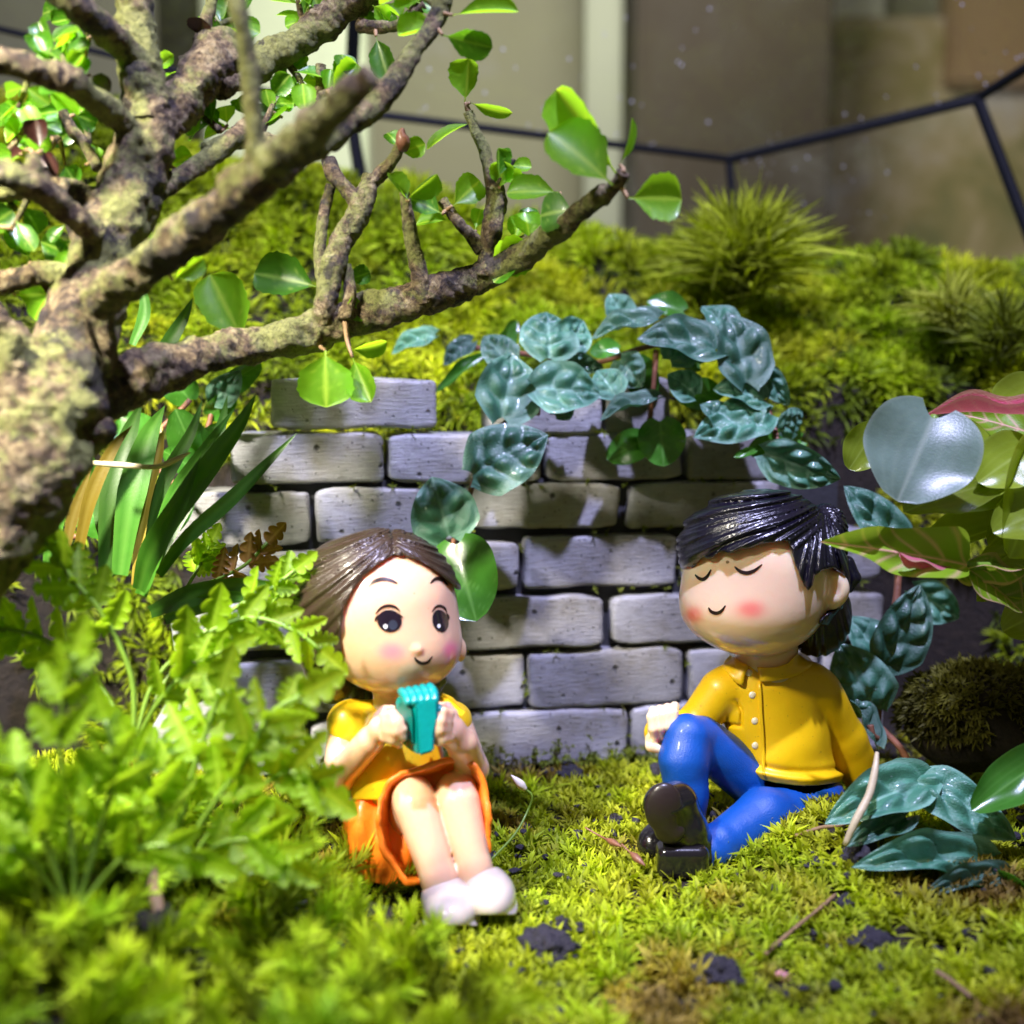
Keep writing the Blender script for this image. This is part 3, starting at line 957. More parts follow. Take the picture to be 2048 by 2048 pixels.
tag(slab('window_blind', 430, -900, 742, 1100, 72, 3.0, room_mat('window_blind', (0.80, 0.90, 0.66), 0.12, 0.06)), 'pale upright blind in the room seen through the tree branches', 'blind')
tag(slab('grey_cupboard', -700, -900, 300, 1100, 70, 5.0, room_mat('grey_cupboard', (0.22, 0.22, 0.18), 0.3, 0.08)), 'dull grey cupboard far behind the top of the tree trunk', 'cupboard')
tag(slab('hanging_cloth', 1900, -900, 2500, 170, 76, 3.0, room_mat('hanging_cloth', (0.30, 0.20, 0.11), 0.3, 0.1)), 'pinkish tan cloth behind the top right of the glass', 'cloth')
tag(slab('bright_patch', 1642, -500, 1770, 66, 78, 2.0, room_mat('bright_patch', (0.75, 0.78, 0.66), 0.1, 0.1)), 'pale slab standing in for a bright white patch at the very top behind the glass', 'board')  # added slab, its pale colour stands in for the bright lamp patch
tag(slab('reflection_panel', 1645, 60, 2600, 900, 80, 2.0, gsm), 'olive and tan panel mottled with painted reflections right of the brown post behind the glass', 'panel')

# ------------------------------------------------------------------ the girl figurine
def skin_col(V, spots, base=(0.72, 0.455, 0.305)):
    u, v, d = proj(V)
    c = np.repeat(np.array(base)[None], len(V), 0)
    for (cx, cy, rx, ry, colr, k, dmax) in spots:
        q = np.exp(-(((u - cx) / rx) ** 2 + ((v - cy) / ry) ** 2) ** 1.3) * k * (d < dmax)
        c = c * (1 - q[:, None]) + np.array(colr) * q[:, None]
    return c
GD = 10.95
def g_head(X):
    a = pe(X, 770, 1224, GD, 146, 150, 148)
    b = pe(X, 806, 1296, GD - 0.12, 114, 84, 112)
    d = smin(a, b, 0.22)
    d = smin(d, pe(X, 833, 1299, GD - 0.655, 9, 6, 6), 0.05)      # tiny nose
    return smin(d, pe(X, 921, 1300, GD + 0.05, 12, 24, 14), 0.03)  # ear
def g_hand(X, side):
    """hand closed on the carton; side -1 picture left, +1 picture right"""
    if side < 0:
        d = chain(X, [kp(742, 1478, 10.33, 22), kp(766, 1456, 10.25, 27), kp(778, 1450, 10.22, 24)], 0.05)
        fing = [((770, 1432, 10.08), (786, 1430, 10.02), (800, 1440, 10.02)),
                ((774, 1446, 10.04), (792, 1446, 9.98), (806, 1458, 9.99)),
                ((774, 1461, 10.04), (792, 1463, 9.98), (805, 1475, 10.0)),
                ((770, 1474, 10.08), (786, 1478, 10.03), (798, 1488, 10.05))]
        th = ((758, 1432, 10.28), (770, 1421, 10.33), (784, 1418, 10.36))
    else:
        d = chain(X, [kp(925, 1486, 10.38, 26), kp(900, 1462, 10.30, 30), kp(890, 1452, 10.28, 26)], 0.05)
        fing = [((898, 1428, 10.14), (884, 1424, 10.06), (874, 1430, 10.06)),
                ((894, 1444, 10.10), (880, 1442, 10.02), (871, 1450, 10.03)),
                ((893, 1460, 10.09), (879, 1460, 10.02), (871, 1468, 10.03)),
                ((897, 1476, 10.11), (885, 1478, 10.06), (877, 1484, 10.07))]
        th = ((906, 1428, 10.36), (894, 1414, 10.42), (880, 1412, 10.44))
    for f in fing:
        d = smin(d, chain(X, [kp(*f[0], 12), kp(*f[1], 10.5), kp(*f[2], 9)], 0.03), 0.042)
    return smin(d, chain(X, [kp(*th[0], 11), kp(*th[1], 10), kp(*th[2], 8.5)], 0.02), 0.03)
def g_body(X):
    d = g_head(X)
    d = smin(d, chain(X, [kp(792, 1350, GD - .02, 44), kp(790, 1420, GD, 46)]), 0.06)
    d = smin(d, pe(X, 785, 1560, GD + 0.05, 95, 150, 85), 0.12)
    for side, sh, el, wr in ((-1, (690, 1462, GD - .05, 34), (676, 1556, GD - .28, 31), (740, 1482, 10.34, 29)),
                             (1, (916, 1462, GD - .02, 34), (943, 1538, GD - .25, 33), (924, 1486, 10.38, 31))):
        arm = chain(X, [kp(*sh), kp(*el), kp(*wr)], 0.06)
        arm = smin(arm, g_hand(X, side), 0.05)
        d = smin(d, arm, 0.04)
    for hip, kn, kn2, an, ft in (((806, 1690, GD + .1, 50), (826, 1592, 10.46, 43), (831, 1612, 10.36, 43), (877, 1756, 10.12, 35), (884, 1790, 10.06, 33)),
                                 ((850, 1690, GD + .1, 52), (914, 1584, 10.52, 43), (918, 1606, 10.42, 43), (950, 1738, 10.20, 34), (958, 1772, 10.12, 32))):
        leg = chain(X, [kp(*hip), kp(*kn)], 0.06)
        leg = smin(leg, chain(X, [kp(*kn2), kp(*an), kp(*ft)], 0.05), 0.05)
        d = smin(d, leg, 0.035)
    return d
gbase = P(840, 1800, 10.6); gbase[2] = GH(gbase[0], gbase[1])
girl = empty('girl_figurine', tuple(gbase), 'seated girl figurine with brown hair, yellow top and orange skirt', 'figurine')
lo, hi = box_px(590, 1050, 1010, 1850, 9.85, 11.75)
V, Q = solidify_field(g_body, lo, hi, 0.021)
pink = (0.92, 0.20, 0.30)
C = skin_col(V, [(783, 1304, 27, 19, pink, .75, GD - .2), (903, 1302, 16, 19, (0.92, .16, .38), .75, GD)])
part('body', V, Q, M['skin'], girl, col=C)

G_OPEN = [(784, 1112), (808, 1112), (838, 1122), (866, 1138), (892, 1160), (912, 1178), (928, 1188), (990, 1196), (1000, 1520), (690, 1520), (692, 1400), (690, 1330), (682, 1290), (683, 1250), (690, 1212), (706, 1180), (728, 1152), (754, 1130)]
def grooves(u, v, cx, cy, n, amp, X, seed):
    ph = np.arctan2(v - cy, u - cx)
    rr = np.hypot(u - cx, v - cy)
    w = ph * n + 1.8 * noise(np.stack([ph * 4, rr * 0.006, 0 * ph], 1), 1.0, seed)
    s = np.abs(np.sin(w)) ** 0.7
    s2 = np.sin(w * 2.7 + 1)
    return amp * ((0.6 - s) + 0.25 * s2) * np.clip(rr / 45, 0.1, 1)
def g_hair(X):
    u, v, d = proj(X)
    a = pe(X, 762, 1214, GD + .03, 163, 158, 160)
    a = smin(a, pe(X, 678, 1212, GD + .12, 102, 122, 130), 0.15)
    right = u > 786
    gr = np.where(right, grooves(u, v, 740, 1062, 30, 0.022, X, 4), grooves(u, v, 840, 1030, 34, 0.024, X, 5))
    a = a + gr
    a = a + 0.022 * np.exp(-((u - 787 - 0.1 * (v - 1090)) / 5.0) ** 2) * (v < 1125)      # parting
    inner = pe(X, 770, 1224, GD, 140, 144, 142)
    op = poly2d(u, v, G_OPEN) * S(GD)
    cut = smax(op, d - (GD + 0.55), 0.03)
    a = smax(a, -cut, 0.035)
    a = smax(a, -inner, 0.02)
    a = np.maximum(a, (v - 1345) * S(GD))
    # hair hanging behind the neck and the curl on the left
    b = pe(X, 778, 1345, GD + .62, 118, 78, 62) + grooves(u, v, 770, 1100, 26, 0.02, X, 6)
    c = pe(X, 662, 1352, GD + .18, 46, 56, 50) + 0.02 * fbm(X, 6, 8, 2)
    e = pe(X, 640, 1300, GD + .22, 40, 70, 60) + grooves(u, v, 700, 1100, 26, 0.02, X, 7)
    return smin(smin(smin(a, b, 0.05), c, 0.05), e, 0.05)
lo, hi = box_px(560, 1040, 950, 1430, 9.95, 11.95)
V, Q = solidify_field(g_hair, lo, hi, 0.0165)
part('hair', V, Q, M['brown_hair'], girl)

def g_shirt(X):
    u, v, d = proj(X)
    t = pe(X, 790, 1560, GD + 0.03, 106, 152, 100)
    t = smin(t, chain(X, [kp(712, 1440, GD, 40), kp(868, 1436, GD, 40)]), 0.12)
    for sh in ((698, 1446, GD - .06, 44, 46), (905, 1442, GD - .02, 40, 40)):
        t = smin(t, pe(X, sh[0], sh[1], sh[2], sh[3], sh[4], 46), 0.06)
    t = t + 0.012 * fbm(X, 4, 33, 2)
    neck = pe(X, 792, 1385, GD - .12, 62, 36, 75)
    t = smax(t, -neck, 0.03)
    t = np.maximum(t, (v - 1600) * S(GD))
    # short sleeve ends: cut below a slanting line
    low = (v - (1478 + 0.16 * np.abs(u - 800))) * S(GD)
    arm = np.maximum(np.maximum((700 - u), (u - 890)) * S(GD), 0)
    return smax(t, np.where((u < 704) | (u > 886), low, -1), 0.03)
lo, hi = box_px(630, 1370, 970, 1670, 10.2, 11.6)
V, Q = solidify_field(g_shirt, lo, hi, 0.02)
part('shirt', V, Q, M['yellow_shirt'], girl)
# pointed sleeve flap on the right
V = np.array([P(884, 1388, 10.62), P(904, 1398, 10.56), P(930, 1424, 10.55), P(916, 1440, 10.56), P(893, 1420, 10.60), P(880, 1402, 10.66)])
V = np.concatenate([V, V + FW * 0.10])
n6 = 6
part('sleeve_flap', V, [tuple(range(6))[::-1], tuple(range(6, 12))] + [(i, (i + 1) % 6, 6 + (i + 1) % 6, 6 + i) for i in range(6)], M['yellow_shirt'], girl, smooth=False)

# skirt: an open flaring cup of cloth round the knees with a real thickness
SK = [(752, 1600), (768, 1562), (798, 1538), (850, 1524), (894, 1508), (928, 1505), (958, 1526), (978, 1564), (984, 1640), (982, 1705), (955, 1745), (900, 1768), (810, 1772), (780, 1735), (760, 1704), (750, 1655)]
def g_skirt(X):
    u, v, d = proj(X)
    th = np.arctan2(v - 1650, u - 860)
    wob = 1.2 * np.sin(th * 9) + 0.9 * np.sin(th * 29 + 1)
    p = poly2d(u, v, SK)
    front = 10.25 + 0.0010 * np.maximum(0, 1640 - v) + 0.012 * np.sin(th * 9)
    flare = np.clip((10.75 - d) / 0.5, 0, 1)
    out = (p + 16 * (1 - flare) + wob * flare * 0.7) * S(10.6)
    a = smax(smax(out, front - d, 0.03), d - 11.25, 0.1)
    hol = smax((p + 13 + wob * flare * 0.5 + 30 * np.clip((d - 10.30) / 0.5, 0, 1)) * S(10.6), d - 10.58, 0.05)
    return smax(a, -hol, 0.025) + 0.008 * fbm(X, 6, 17, 2)
lo, hi = box_px(712, 1488, 1008, 1795, 10.12, 11.35)
V, Q = solidify_field(g_skirt, lo, hi, 0.017)
part('skirt', V, Q, M['orange_skirt'], girl)
def g_seat(X):
    u, v, d = proj(X)
    a = pe(X, 795, 1676, GD + 0.08, 112, 104, 112)
    a = smin(a, pe(X, 742, 1648, GD - .06, 58, 92, 84), 0.1)
    a = smin(a, pe(X, 800, 1745, GD - .12, 70, 34, 60), 0.08) + 0.02 * np.sin(u * 0.11 + v * 0.02) + 0.012 * fbm(X, 5, 3, 2)
    return np.maximum(a, (v - 1772 - 6 * np.sin(u * 0.09)) * S(GD))
lo, hi = box_px(650, 1530, 930, 1790, 10.2, 11.9)
V, Q = solidify_field(g_seat, lo, hi, 0.024)
part('skirt_back', V, Q, M['orange_skirt'], girl)

for (cx, cy, d0, rx) in ((903, 1812, 9.93, 56), (982, 1790, 10.02, 50)):
    def g_shoe(X, cx=cx, cy=cy, d0=d0, rx=rx):
        u, v, d = proj(X)
        a = pe(X, cx, cy, d0, rx, 42, 78)
        a = smin(a, pe(X, cx - 16, cy - 22, d0 + .16, rx * .78, 36, 50), 0.10)
        sole = pe(X, cx + 1, cy + 22, d0 - .01, rx + 3, 17, 84)
        a = smin(a, sole, 0.025)
        opening = pe(X, cx - 24, cy - 48, d0 + .22, 36, 26, 44)
        return np.maximum(smax(a, -opening, 0.02), (cy - 0 + 0 - 1e9) * 0 + (v - cy - 40) * S(d0))
    lo, hi = box_px(cx - 80, cy - 75, cx + 75, cy + 60, d0 - .5, d0 + .6)
    V, Q = solidify_field(g_shoe, lo, hi, 0.017)
    part('shoe', V, Q, M['white_shoe'], girl)

thin = lambda w: (lambda t: w * math.sin(math.pi * min(1, max(0, 0.06 + 0.88 * t))) ** 0.7)
kw = dict(f=g_head, d0=9.6, d1=11.4)
e1 = decal_disc('eye', 779, 1242, 25, 22.5, 0.28, mat=M['eye_ink'], parent=girl, **kw)
decal_disc('eye_highlight', 771, 1253, 4.2, 4.2, 0, mat=M['glint'], parent=e1, lift=0.012, **kw)
decal_disc('iris', 786, 1250, 9, 10, 0, mat=paint('iris', (0.03, 0.035, 0.06), 0.1, 0.5, 0.8, 0), parent=e1, lift=0.009, **kw)
e2 = decal_disc('eye', 881, 1242, 16, 23, -0.25, mat=M['eye_ink'], parent=girl, **kw)
decal_disc('eye_highlight', 878, 1252, 3.2, 3.8, 0, mat=M['glint'], parent=e2, lift=0.012, **kw)
decal_stroke('eyelash', [(751, 1228), (762, 1216), (776, 1211.5), (790, 1214), (800, 1223)], thin(3.4), mat=M['ink'], parent=girl, **kw)
decal_stroke('eyelash', [(864, 1224), (872, 1214), (880, 1212), (889, 1216), (894, 1225)], thin(3.0), mat=M['ink'], parent=girl, **kw)
decal_stroke('eyelash', [(750, 1243), (753, 1236), (760, 1228)], thin(2.6), mat=M['ink'], parent=girl, **kw)
decal_stroke('eyelash', [(797, 1226), (803, 1233), (806, 1236)], thin(1.6), mat=M['ink'], parent=girl, **kw)
decal_stroke('eyelash', [(893, 1226), (897, 1233), (898, 1240)], thin(2.0), mat=M['ink'], parent=girl, **kw)
decal_stroke('eyebrow', [(736, 1174), (748, 1163), (764, 1158), (780, 1160), (795, 1167)], thin(4.2), mat=M['ink'], parent=girl, **kw)
decal_stroke('eyebrow', [(861, 1167), (869, 1159), (878, 1157.5), (888, 1162), (896, 1171)], thin(3.8), mat=M['ink'], parent=girl, **kw)
decal_stroke('mouth', [(829, 1314), (834, 1322), (845, 1327), (856, 1324), (865, 1313)], thin(3.6), mat=M['ink'], parent=girl, **kw)

# the teal carton she holds up
def px_prism(front, back, name, material, parent):
    V = np.array([P(*p) for p in front] + [P(*p) for p in back])
    n = len(front)
    f = [tuple(range(n))[::-1], tuple(range(n, 2 * n))] + [(i, (i + 1) % n, n + (i + 1) % n, n + i) for i in range(n)]
    bm = bmesh.new()
    vs = [bm.verts.new(v) for v in V]
    for q in f: bm.faces.new([vs[i] for i in q])
    bmesh.ops.recalc_face_normals(bm, faces=bm.faces[:])
    bmesh.ops.bevel(bm, geom=bm.edges[:], offset=0.018, segments=2, affect='EDGES')
    me = bpy.data.meshes.new(name); bm.to_mesh(me); bm.free()
    me.transform(Matrix.Translation(-Vector(root_loc(parent))))
    return link(name, me, material, parent)
cart = empty('toy_carton', tuple(P(848, 1500, 10.25)), 'small teal carton with scalloped top held in both hands of the seated girl figurine', 'toy carton')
D0 = 9.94
spine = [(833, 1404, D0), (875, 1397, D0 + .02), (876, 1440, D0 + .02), (869, 1470, D0 + .02), (868, 1503, D0 + .02), (838, 1512, D0)]
spineb = [(831, 1400, D0 + .30), (872, 1394, D0 + .32), (873, 1440, D0 + .32), (866, 1470, D0 + .32), (865, 1500, D0 + .32), (836, 1508, D0 + .30)]
px_prism(spine, spineb, 'spine', M['teal'], cart)
side = [(790, 1400, D0 + .32), (800, 1392, D0 + .26), (816, 1394, D0 + .14), (834, 1405, D0 + .03), (838, 1510, D0 + .03), (818, 1500, D0 + .18), (804, 1486, D0 + .32)]
sideb = [(x + 5, y - 3, d + .24) for x, y, d in side]
px_prism(side, sideb, 'side_panel', M['teal'], cart)
arch = [(794, 1410, D0 + .285), (803, 1402, D0 + .225), (814, 1404, D0 + .13), (824, 1416, D0 + .07), (828, 1440, D0 + .05), (829, 1490, D0 + .07), (812, 1484, D0 + .20), (803, 1460, D0 + .275)]
px_prism([(x - 1, y, d - .015) for x, y, d in arch], [(x, y, d + .03) for x, y, d in arch], 'arched_panel', paint('dark_teal', (0.0, 0.16, 0.14), 0.3, 0.15, 0.4, 0.2), cart)
for i in range(5):
    t = i / 4
    V, f = ptube([(803 + 56 * t, 1383 - 10 * t, D0 + .30, 9.5), (812 + 55 * t, 1392 - 6 * t, D0 + .15, 10.5), (818 + 52 * t, 1410 - 4 * t, D0 + .06, 8)], n=8, seg=10)
    part('scallop', V, f, M['teal'], cart)
for (x, y) in ((796, 1436), (802, 1452), (806, 1470), (880, 1420), (884, 1436), (880, 1456), (882, 1474)):
    V, f = ptube([(x - 4, y - 8, D0 + .14, 6), (x, y, D0 + .10, 8), (x + 2, y + 9, D0 + .14, 6)], n=6, seg=8)
    part('frill', V, f, M['teal'], cart)

# ------------------------------------------------------------------ the boy figurine
BD = 12.25
HD = 12.05                      # the head leans towards the viewer
def b_head(X):
    a = pe(X, 1516, 1146, HD, 147, 156, 150)
    b = pe(X, 1494, 1214, HD - .10, 131, 86, 124)
    d = smin(a, b, 0.24)
    ear = pe(X, 1661, 1180, HD - .40, 36, 41, 20, roll=0.35, yaw=-0.35)
    ear = smax(ear, -pe(X, 1665, 1178, HD - .52, 15, 20, 9), 0.04)
    return smin(d, ear, 0.045)
def b_hand(X):
    d = pe(X, 1325, 1458, BD - .26, 28, 37, 22)
    d = smin(d, chain(X, [kp(1345, 1462, BD - .1, 26), kp(1322, 1460, BD - .25, 24)]), 0.06)
    for i in range(4):
        x = 1304 + i * 14.5; y = 1424 - 3 * i
        f = chain(X, [kp(x + 2, y - 3, BD - .28, 9.5), kp(x - 1, y + 10, BD - .42, 10), kp(x + 2, y + 34, BD - .44, 9.5), kp(x + 6, y + 52, BD - .36, 8.5)], 0.02)
        d = smin(d, f, 0.012)
    th = chain(X, [kp(1300, 1478, BD - .30, 11), kp(1302, 1492, BD - .38, 11), kp(1318, 1498, BD - .40, 9)], 0.03)
    return smin(d, th, 0.03)
def b_body(X):
    d = b_head(X)
    d = smin(d, chain(X, [kp(1532, 1280, BD + .02, 62), kp(1534, 1345, BD + .05, 62)]), 0.05)
    d = smin(d, pe(X, 1560, 1460, BD + .14, 70, 100, 48), 0.06)
    h = smin(chain(X, [kp(1366, 1462, BD - .05, 22), kp(1338, 1460, BD - .18, 24)], 0.04), b_hand(X), 0.04)
    return np.minimum(d, h)
bbase = P(1560, 1680, 12.2); bbase[2] = GH(bbase[0], bbase[1])
boy = empty('boy_figurine', tuple(bbase), 'reclining boy figurine with black hair, closed eyes, mustard shirt and blue trousers', 'figurine')
lo, hi = box_px(1280, 970, 1720, 1580, 11.3, 13.2)
V, Q = solidify_field(b_body, lo, hi, 0.022)
rosy = (0.86, 0.13, 0.12)
C = skin_col(V, [(1386, 1230, 18, 17, rosy, .75, BD + .1), (1502, 1219, 29, 18, rosy, .75, BD - .2)], (0.86, 0.615, 0.425))
part('body', V, Q, M['skin'], boy, col=C)

B_OPEN = [(1330, 1160), (1362, 1146), (1384, 1134), (1410, 1118), (1440, 1106), (1470, 1103), (1500, 1096), (1536, 1086), (1576, 1082), (1583, 1100), (1590, 1128), (1600, 1152), (1608, 1172), (1617, 1181), (1626, 1170), (1630, 1152), (1645, 1140), (1668, 1136), (1690, 1150), (1694, 1190), (1670, 1220), (1652, 1228), (1640, 1240), (1610, 1290), (1600, 1360), (1330, 1360)]
def b_hair(X):
    u, v, d = proj(X)
    a = pe(X, 1528, 1140, HD + .05, 163, 160, 164)
    inner = pe(X, 1522, 1146, HD, 146, 150, 146)
    fr = pe(X, 1500, 1078, HD - .08, 146, 96, 144, roll=-0.22)             # swept fringe
    fr = fr + grooves(u, v, 1760, 950, 34, 0.045, X, 11) + grooves(u, v, 1760, 950, 95, 0.012, X, 18)
    a = a + grooves(u, v, 1640, 985, 22, 0.036, X, 12) + grooves(u, v, 1640, 985, 60, 0.010, X, 19)
    a = smin(a, fr, 0.03)
    op = poly2d(u, v, B_OPEN) * S(HD)
    cut = smax(op + 0.03 * np.sin(u * 0.16) * np.clip((1560 - u) / 200, 0, 1), d - (HD + 0.28), 0.03)
    a = smax(a, -cut, 0.03)
    a = smax(a, -inner, 0.02)
    a = np.maximum(a, (v - 1240 - (u - 1600) * 0.2) * S(HD))
    side = pe(X, 1640, 1090, HD + .08, 52, 84, 70, roll=0.18) + grooves(u, v, 1632, 985, 40, 0.024, X, 13)
    side = smax(side, -cut, 0.03)
    nape = pe(X, 1634, 1232, HD + .36, 68, 82, 56) + grooves(u, v, 1640, 1040, 40, 0.018, X, 14)
    nape = smax(nape, -smax(op, d - (HD + 0.10), 0.02), 0.02)
    lock = chain(X, [kp(1694, 1126, HD + .15, 15), kp(1708, 1156, HD + .12, 13), kp(1700, 1180, HD + .12, 6)], 0.03)
    return smin(smin(np.minimum(a, side), nape, 0.04), lock, 0.02)
lo, hi = box_px(1330, 950, 1750, 1340, 11.25, 13.4)
V, Q = solidify_field(b_hair, lo, hi, 0.0175)
part('hair', V, Q, M['black_hair'], boy)

kw = dict(f=b_head, d0=10.8, d1=12.9)
decal_stroke('closed_eye', [(1390, 1149), (1397, 1156), (1406, 1158.5), (1415, 1152), (1422, 1139)], thin(3.6), mat=M['ink'], parent=boy, **kw)
decal_stroke('closed_eye', [(1469, 1133), (1479, 1142), (1493, 1146), (1509, 1141), (1524, 1129)], thin(3.9), mat=M['ink'], parent=boy, **kw)
decal_stroke('mouth', [(1417, 1215), (1422, 1223), (1433, 1226.5), (1443, 1222), (1451, 1211)], thin(3.6), mat=M['ink'], parent=boy, **kw)
decal_disc('mole', 1455, 1124, 3.6, 3.0, 0, mat=M['twig'], parent=boy, **kw)

def b_torso(X):
    u, v, d = proj(X)
    # loft: centre, half width and half depth down the body
    vv = np.array([1290, 1330, 1350, 1380, 1430, 1490, 1550, 1580])
    c = np.interp(v, vv, [1532, 1536, 1539, 1542, 1548, 1564, 1581, 1586])
    w = np.interp(v, vv, [50, 74, 92, 104, 106, 100, 94, 92])
    z = np.interp(v, vv, [46, 58, 64, 70, 74, 80, 86, 88]) * S(BD)
    q = np.sqrt(((u - c) / w) ** 2 + ((d - BD - .08) / z) ** 2 + 1e-9)
    t = (q - 1) * np.minimum(w * S(BD), z) * 0.9
    t = np.maximum(t, np.abs(v - 1440) * S(BD) - 155 * S(BD))
    return smin(t, chain(X, [kp(1456, 1370, BD + .04, 38), kp(1622, 1366, BD + .12, 42)]), 0.16)
def b_shirt(X):
    u, v, d = proj(X)
    t = b_torso(X)
    # wrinkles, pocket line and hem
    t = t + 0.014 * np.sin((u * 0.035 + v * 0.05)) * np.clip((v - 1440) / 80, 0, 1) + 0.010 * fbm(X, 3, 70, 2)
    hemv = 1551 + 0.10 * (u - 1492) - 0.0016 * (u - 1580) ** 2 + 10
    hem = np.exp(-((v - hemv + 12) / 8.0) ** 2)
    t = t - 0.04 * hem + 0.02 * np.exp(-((v - hemv + 28) / 6.0) ** 2)
    pk = np.abs(poly2d(u, v, [(1440, 1402), (1474, 1401), (1484, 1424), (1482, 1452), (1452, 1448)]))
    t = t + 0.028 * np.exp(-(pk / 3.2) ** 2) * (d < BD)
    t = np.maximum(t, (v - hemv) * S(BD))
    t = smax(t, -pe(X, 1532, 1300, BD + .02, 68, 34, 74), 0.03)
    arm = chain(X, [kp(1638, 1384, BD + .12, 47), kp(1686, 1478, BD + .38, 43), kp(1742, 1580, BD + .50, 39)], 0.08) + 0.012 * fbm(X, 3, 71, 2)
    arm2 = chain(X, [kp(1442, 1382, BD - .02, 44), kp(1392, 1448, BD + .02, 38), kp(1352, 1466, BD - .10, 32), kp(1322, 1466, BD - .17, 34)], 0.06)
    arm2 = smax(arm2, -pe(X, 1326, 1452, BD - .36, 30, 40, 26), 0.02)
    return smin(smin(t, arm, 0.045), arm2, 0.05)
lo, hi = box_px(1270, 1290, 1820, 1660, 11.4, 13.3)
V, Q = solidify_field(b_shirt, lo, hi, 0.021)
part('shirt', V, Q, M['mustard_shirt'], boy)
kw = dict(f=b_shirt, d0=11.0, d1=13.0)
def patch(name, poly, f, material, parent, th=0.045, d0=11.0, d1=13.0, dback=0.03):
    """raised cloth piece that follows the moulded surface under a pixel outline"""
    poly = catmull(np.array([(x, y, 0) for x, y in poly + poly[:1]], float), 40)[:-1, :2]
    c = poly.mean(0)
    ring = [c[None]] + [c + (poly - c) * k for k in (0.3, 0.6, 0.85, 1.0)]
    allp = np.concatenate(ring)
    d, R = trace(allp[:, 0], allp[:, 1], f, d0, d1)
    lift = np.concatenate([np.full(1, th)] + [np.full(len(poly), th * k) for k in (1, 1, 0.95, 0.72)])
    V1 = CAM + (d - lift)[:, None] * R
    n = len(poly)
    V2 = CAM + (d[-n:] + dback)[:, None] * R[-n:]
    fc = [(0, 1 + i, 1 + (i + 1) % n) for i in range(n)]
    for k in range(3):
        a = 1 + k * n
        fc += [(a + i, a + n + i, a + n + (i + 1) % n, a + (i + 1) % n) for i in range(n)]
    a = 1 + 3 * n; b = 1 + 4 * n
    fc += [(a + i, b + i, b + (i + 1) % n, a + (i + 1) % n) for i in range(n)]
    return part(name, np.concatenate([V1, V2]), fc, material, parent)
b_all = lambda X: np.minimum(b_shirt(X), b_body(X))
patch('collar', [(1460, 1310), (1447, 1330), (1462, 1356), (1484, 1371), (1490, 1350), (1496, 1332), (1478, 1322)], b_all, M['mustard_shirt'], boy, 0.085)
patch('collar', [(1514, 1334), (1518, 1352), (1525, 1364), (1560, 1360), (1596, 1350), (1626, 1326), (1600, 1304), (1585, 1322), (1550, 1334)], b_all, M['mustard_shirt'], boy, 0.085)
patch('placket', [(1516, 1366), (1522, 1367), (1525, 1420), (1529, 1480), (1530, 1546), (1525, 1547), (1521, 1480), (1518, 1420)], b_shirt, M['mustard_shirt'], boy, 0.03)
def bead(name, px, py, r, f, material, parent, d0, d1):
    d, R = trace([px], [py], f, d0, d1)
    c = CAM + d[0] * R[0]
    r *= S(d[0])
    bm = bmesh.new(); bmesh.ops.create_uvsphere(bm, u_segments=12, v_segments=8, radius=r)
    for v in bm.verts: v.co.y *= 0.6
    bm.transform(Matrix.Translation(Vector(c - root_loc(parent))))
    me = bpy.data.meshes.new(name); bm.to_mesh(me); bm.free()
    me.polygons.foreach_set('use_smooth', np.ones(len(me.polygons), bool))
    return link(name, me, material, parent)
for x, y in ((1498, 1346), (1505, 1390), (1510, 1442), (1511, 1491), (1436, 1452)):
    bead('button', x, y, 7.5, b_shirt, M['button'], boy, 11.0, 13.0)

def b_pants(X):
    u, v, d = proj(X)
    hips = pe(X, 1580, 1590, BD + .12, 108, 62, 96)
    # bent leg: thigh up to the knee, shin down to the shoe
    th = chain(X, [kp(1530, 1580, BD + .05, 56), kp(1400, 1478, BD - .28, 47)], 0.05)
    sh = chain(X, [kp(1376, 1474, BD - .42, 47), kp(1368, 1520, BD - .48, 49), kp(1372, 1590, BD - .50, 43), kp(1374, 1650, BD - .52, 36)], 0.06)
    a = smin(th, sh, 0.08)
    # flat leg towards the viewer's left
    b = chain(X, [kp(1630, 1620, BD - .02, 52), kp(1530, 1634, BD - .55, 56), kp(1424, 1700, BD - 1.00, 43)], 0.07)
    b = smin(b, chain(X, [kp(1436, 1692, BD - .96, 46), kp(1420, 1702, BD - 1.02, 45)]), 0.03)
    t = smin(smin(a, hips, 0.08), b, 0.04)
    t = t + 0.012 * fbm(X, 3.5, 80, 3) + 0.010 * np.sin(u * 0.10 - v * 0.10) * np.exp(-((u - 1440) / 30) ** 2 - ((v - 1690) / 40) ** 2)
    return np.maximum(t, (b_torso(X) * -1 - 0.02))
lo, hi = box_px(1290, 1400, 1730, 1780, 10.9, 13.1)
V, Q = solidify_field(b_pants, lo, hi, 0.021)
part('trousers', V, Q, M['blue_trousers'], boy)
def b_shoe(X):
    u, v, d = proj(X)
    a = chain(X, [kp(1352, 1606, BD - 1.20, 44), kp(1368, 1660, BD - 1.14, 44), kp(1386, 1705, BD - 1.04, 48)], 0.10)
    a = smin(a, chain(X, [kp(1390, 1700, BD - 1.04, 46), kp(1404, 1706, BD - 1.0, 44)]), 0.05)
    rimm = chain(X, [kp(1332, 1612, BD - 1.30, 46), kp(1344, 1660, BD - 1.28, 30)], 0.05)
    return smin(a, rimm, 0.05)
lo, hi = box_px(1240, 1530, 1480, 1790, 10.5, 11.8)
V, Q = solidify_field(b_shoe, lo, hi, 0.019)
s1 = part('shoe', V, Q, M['black_shoe'], boy)
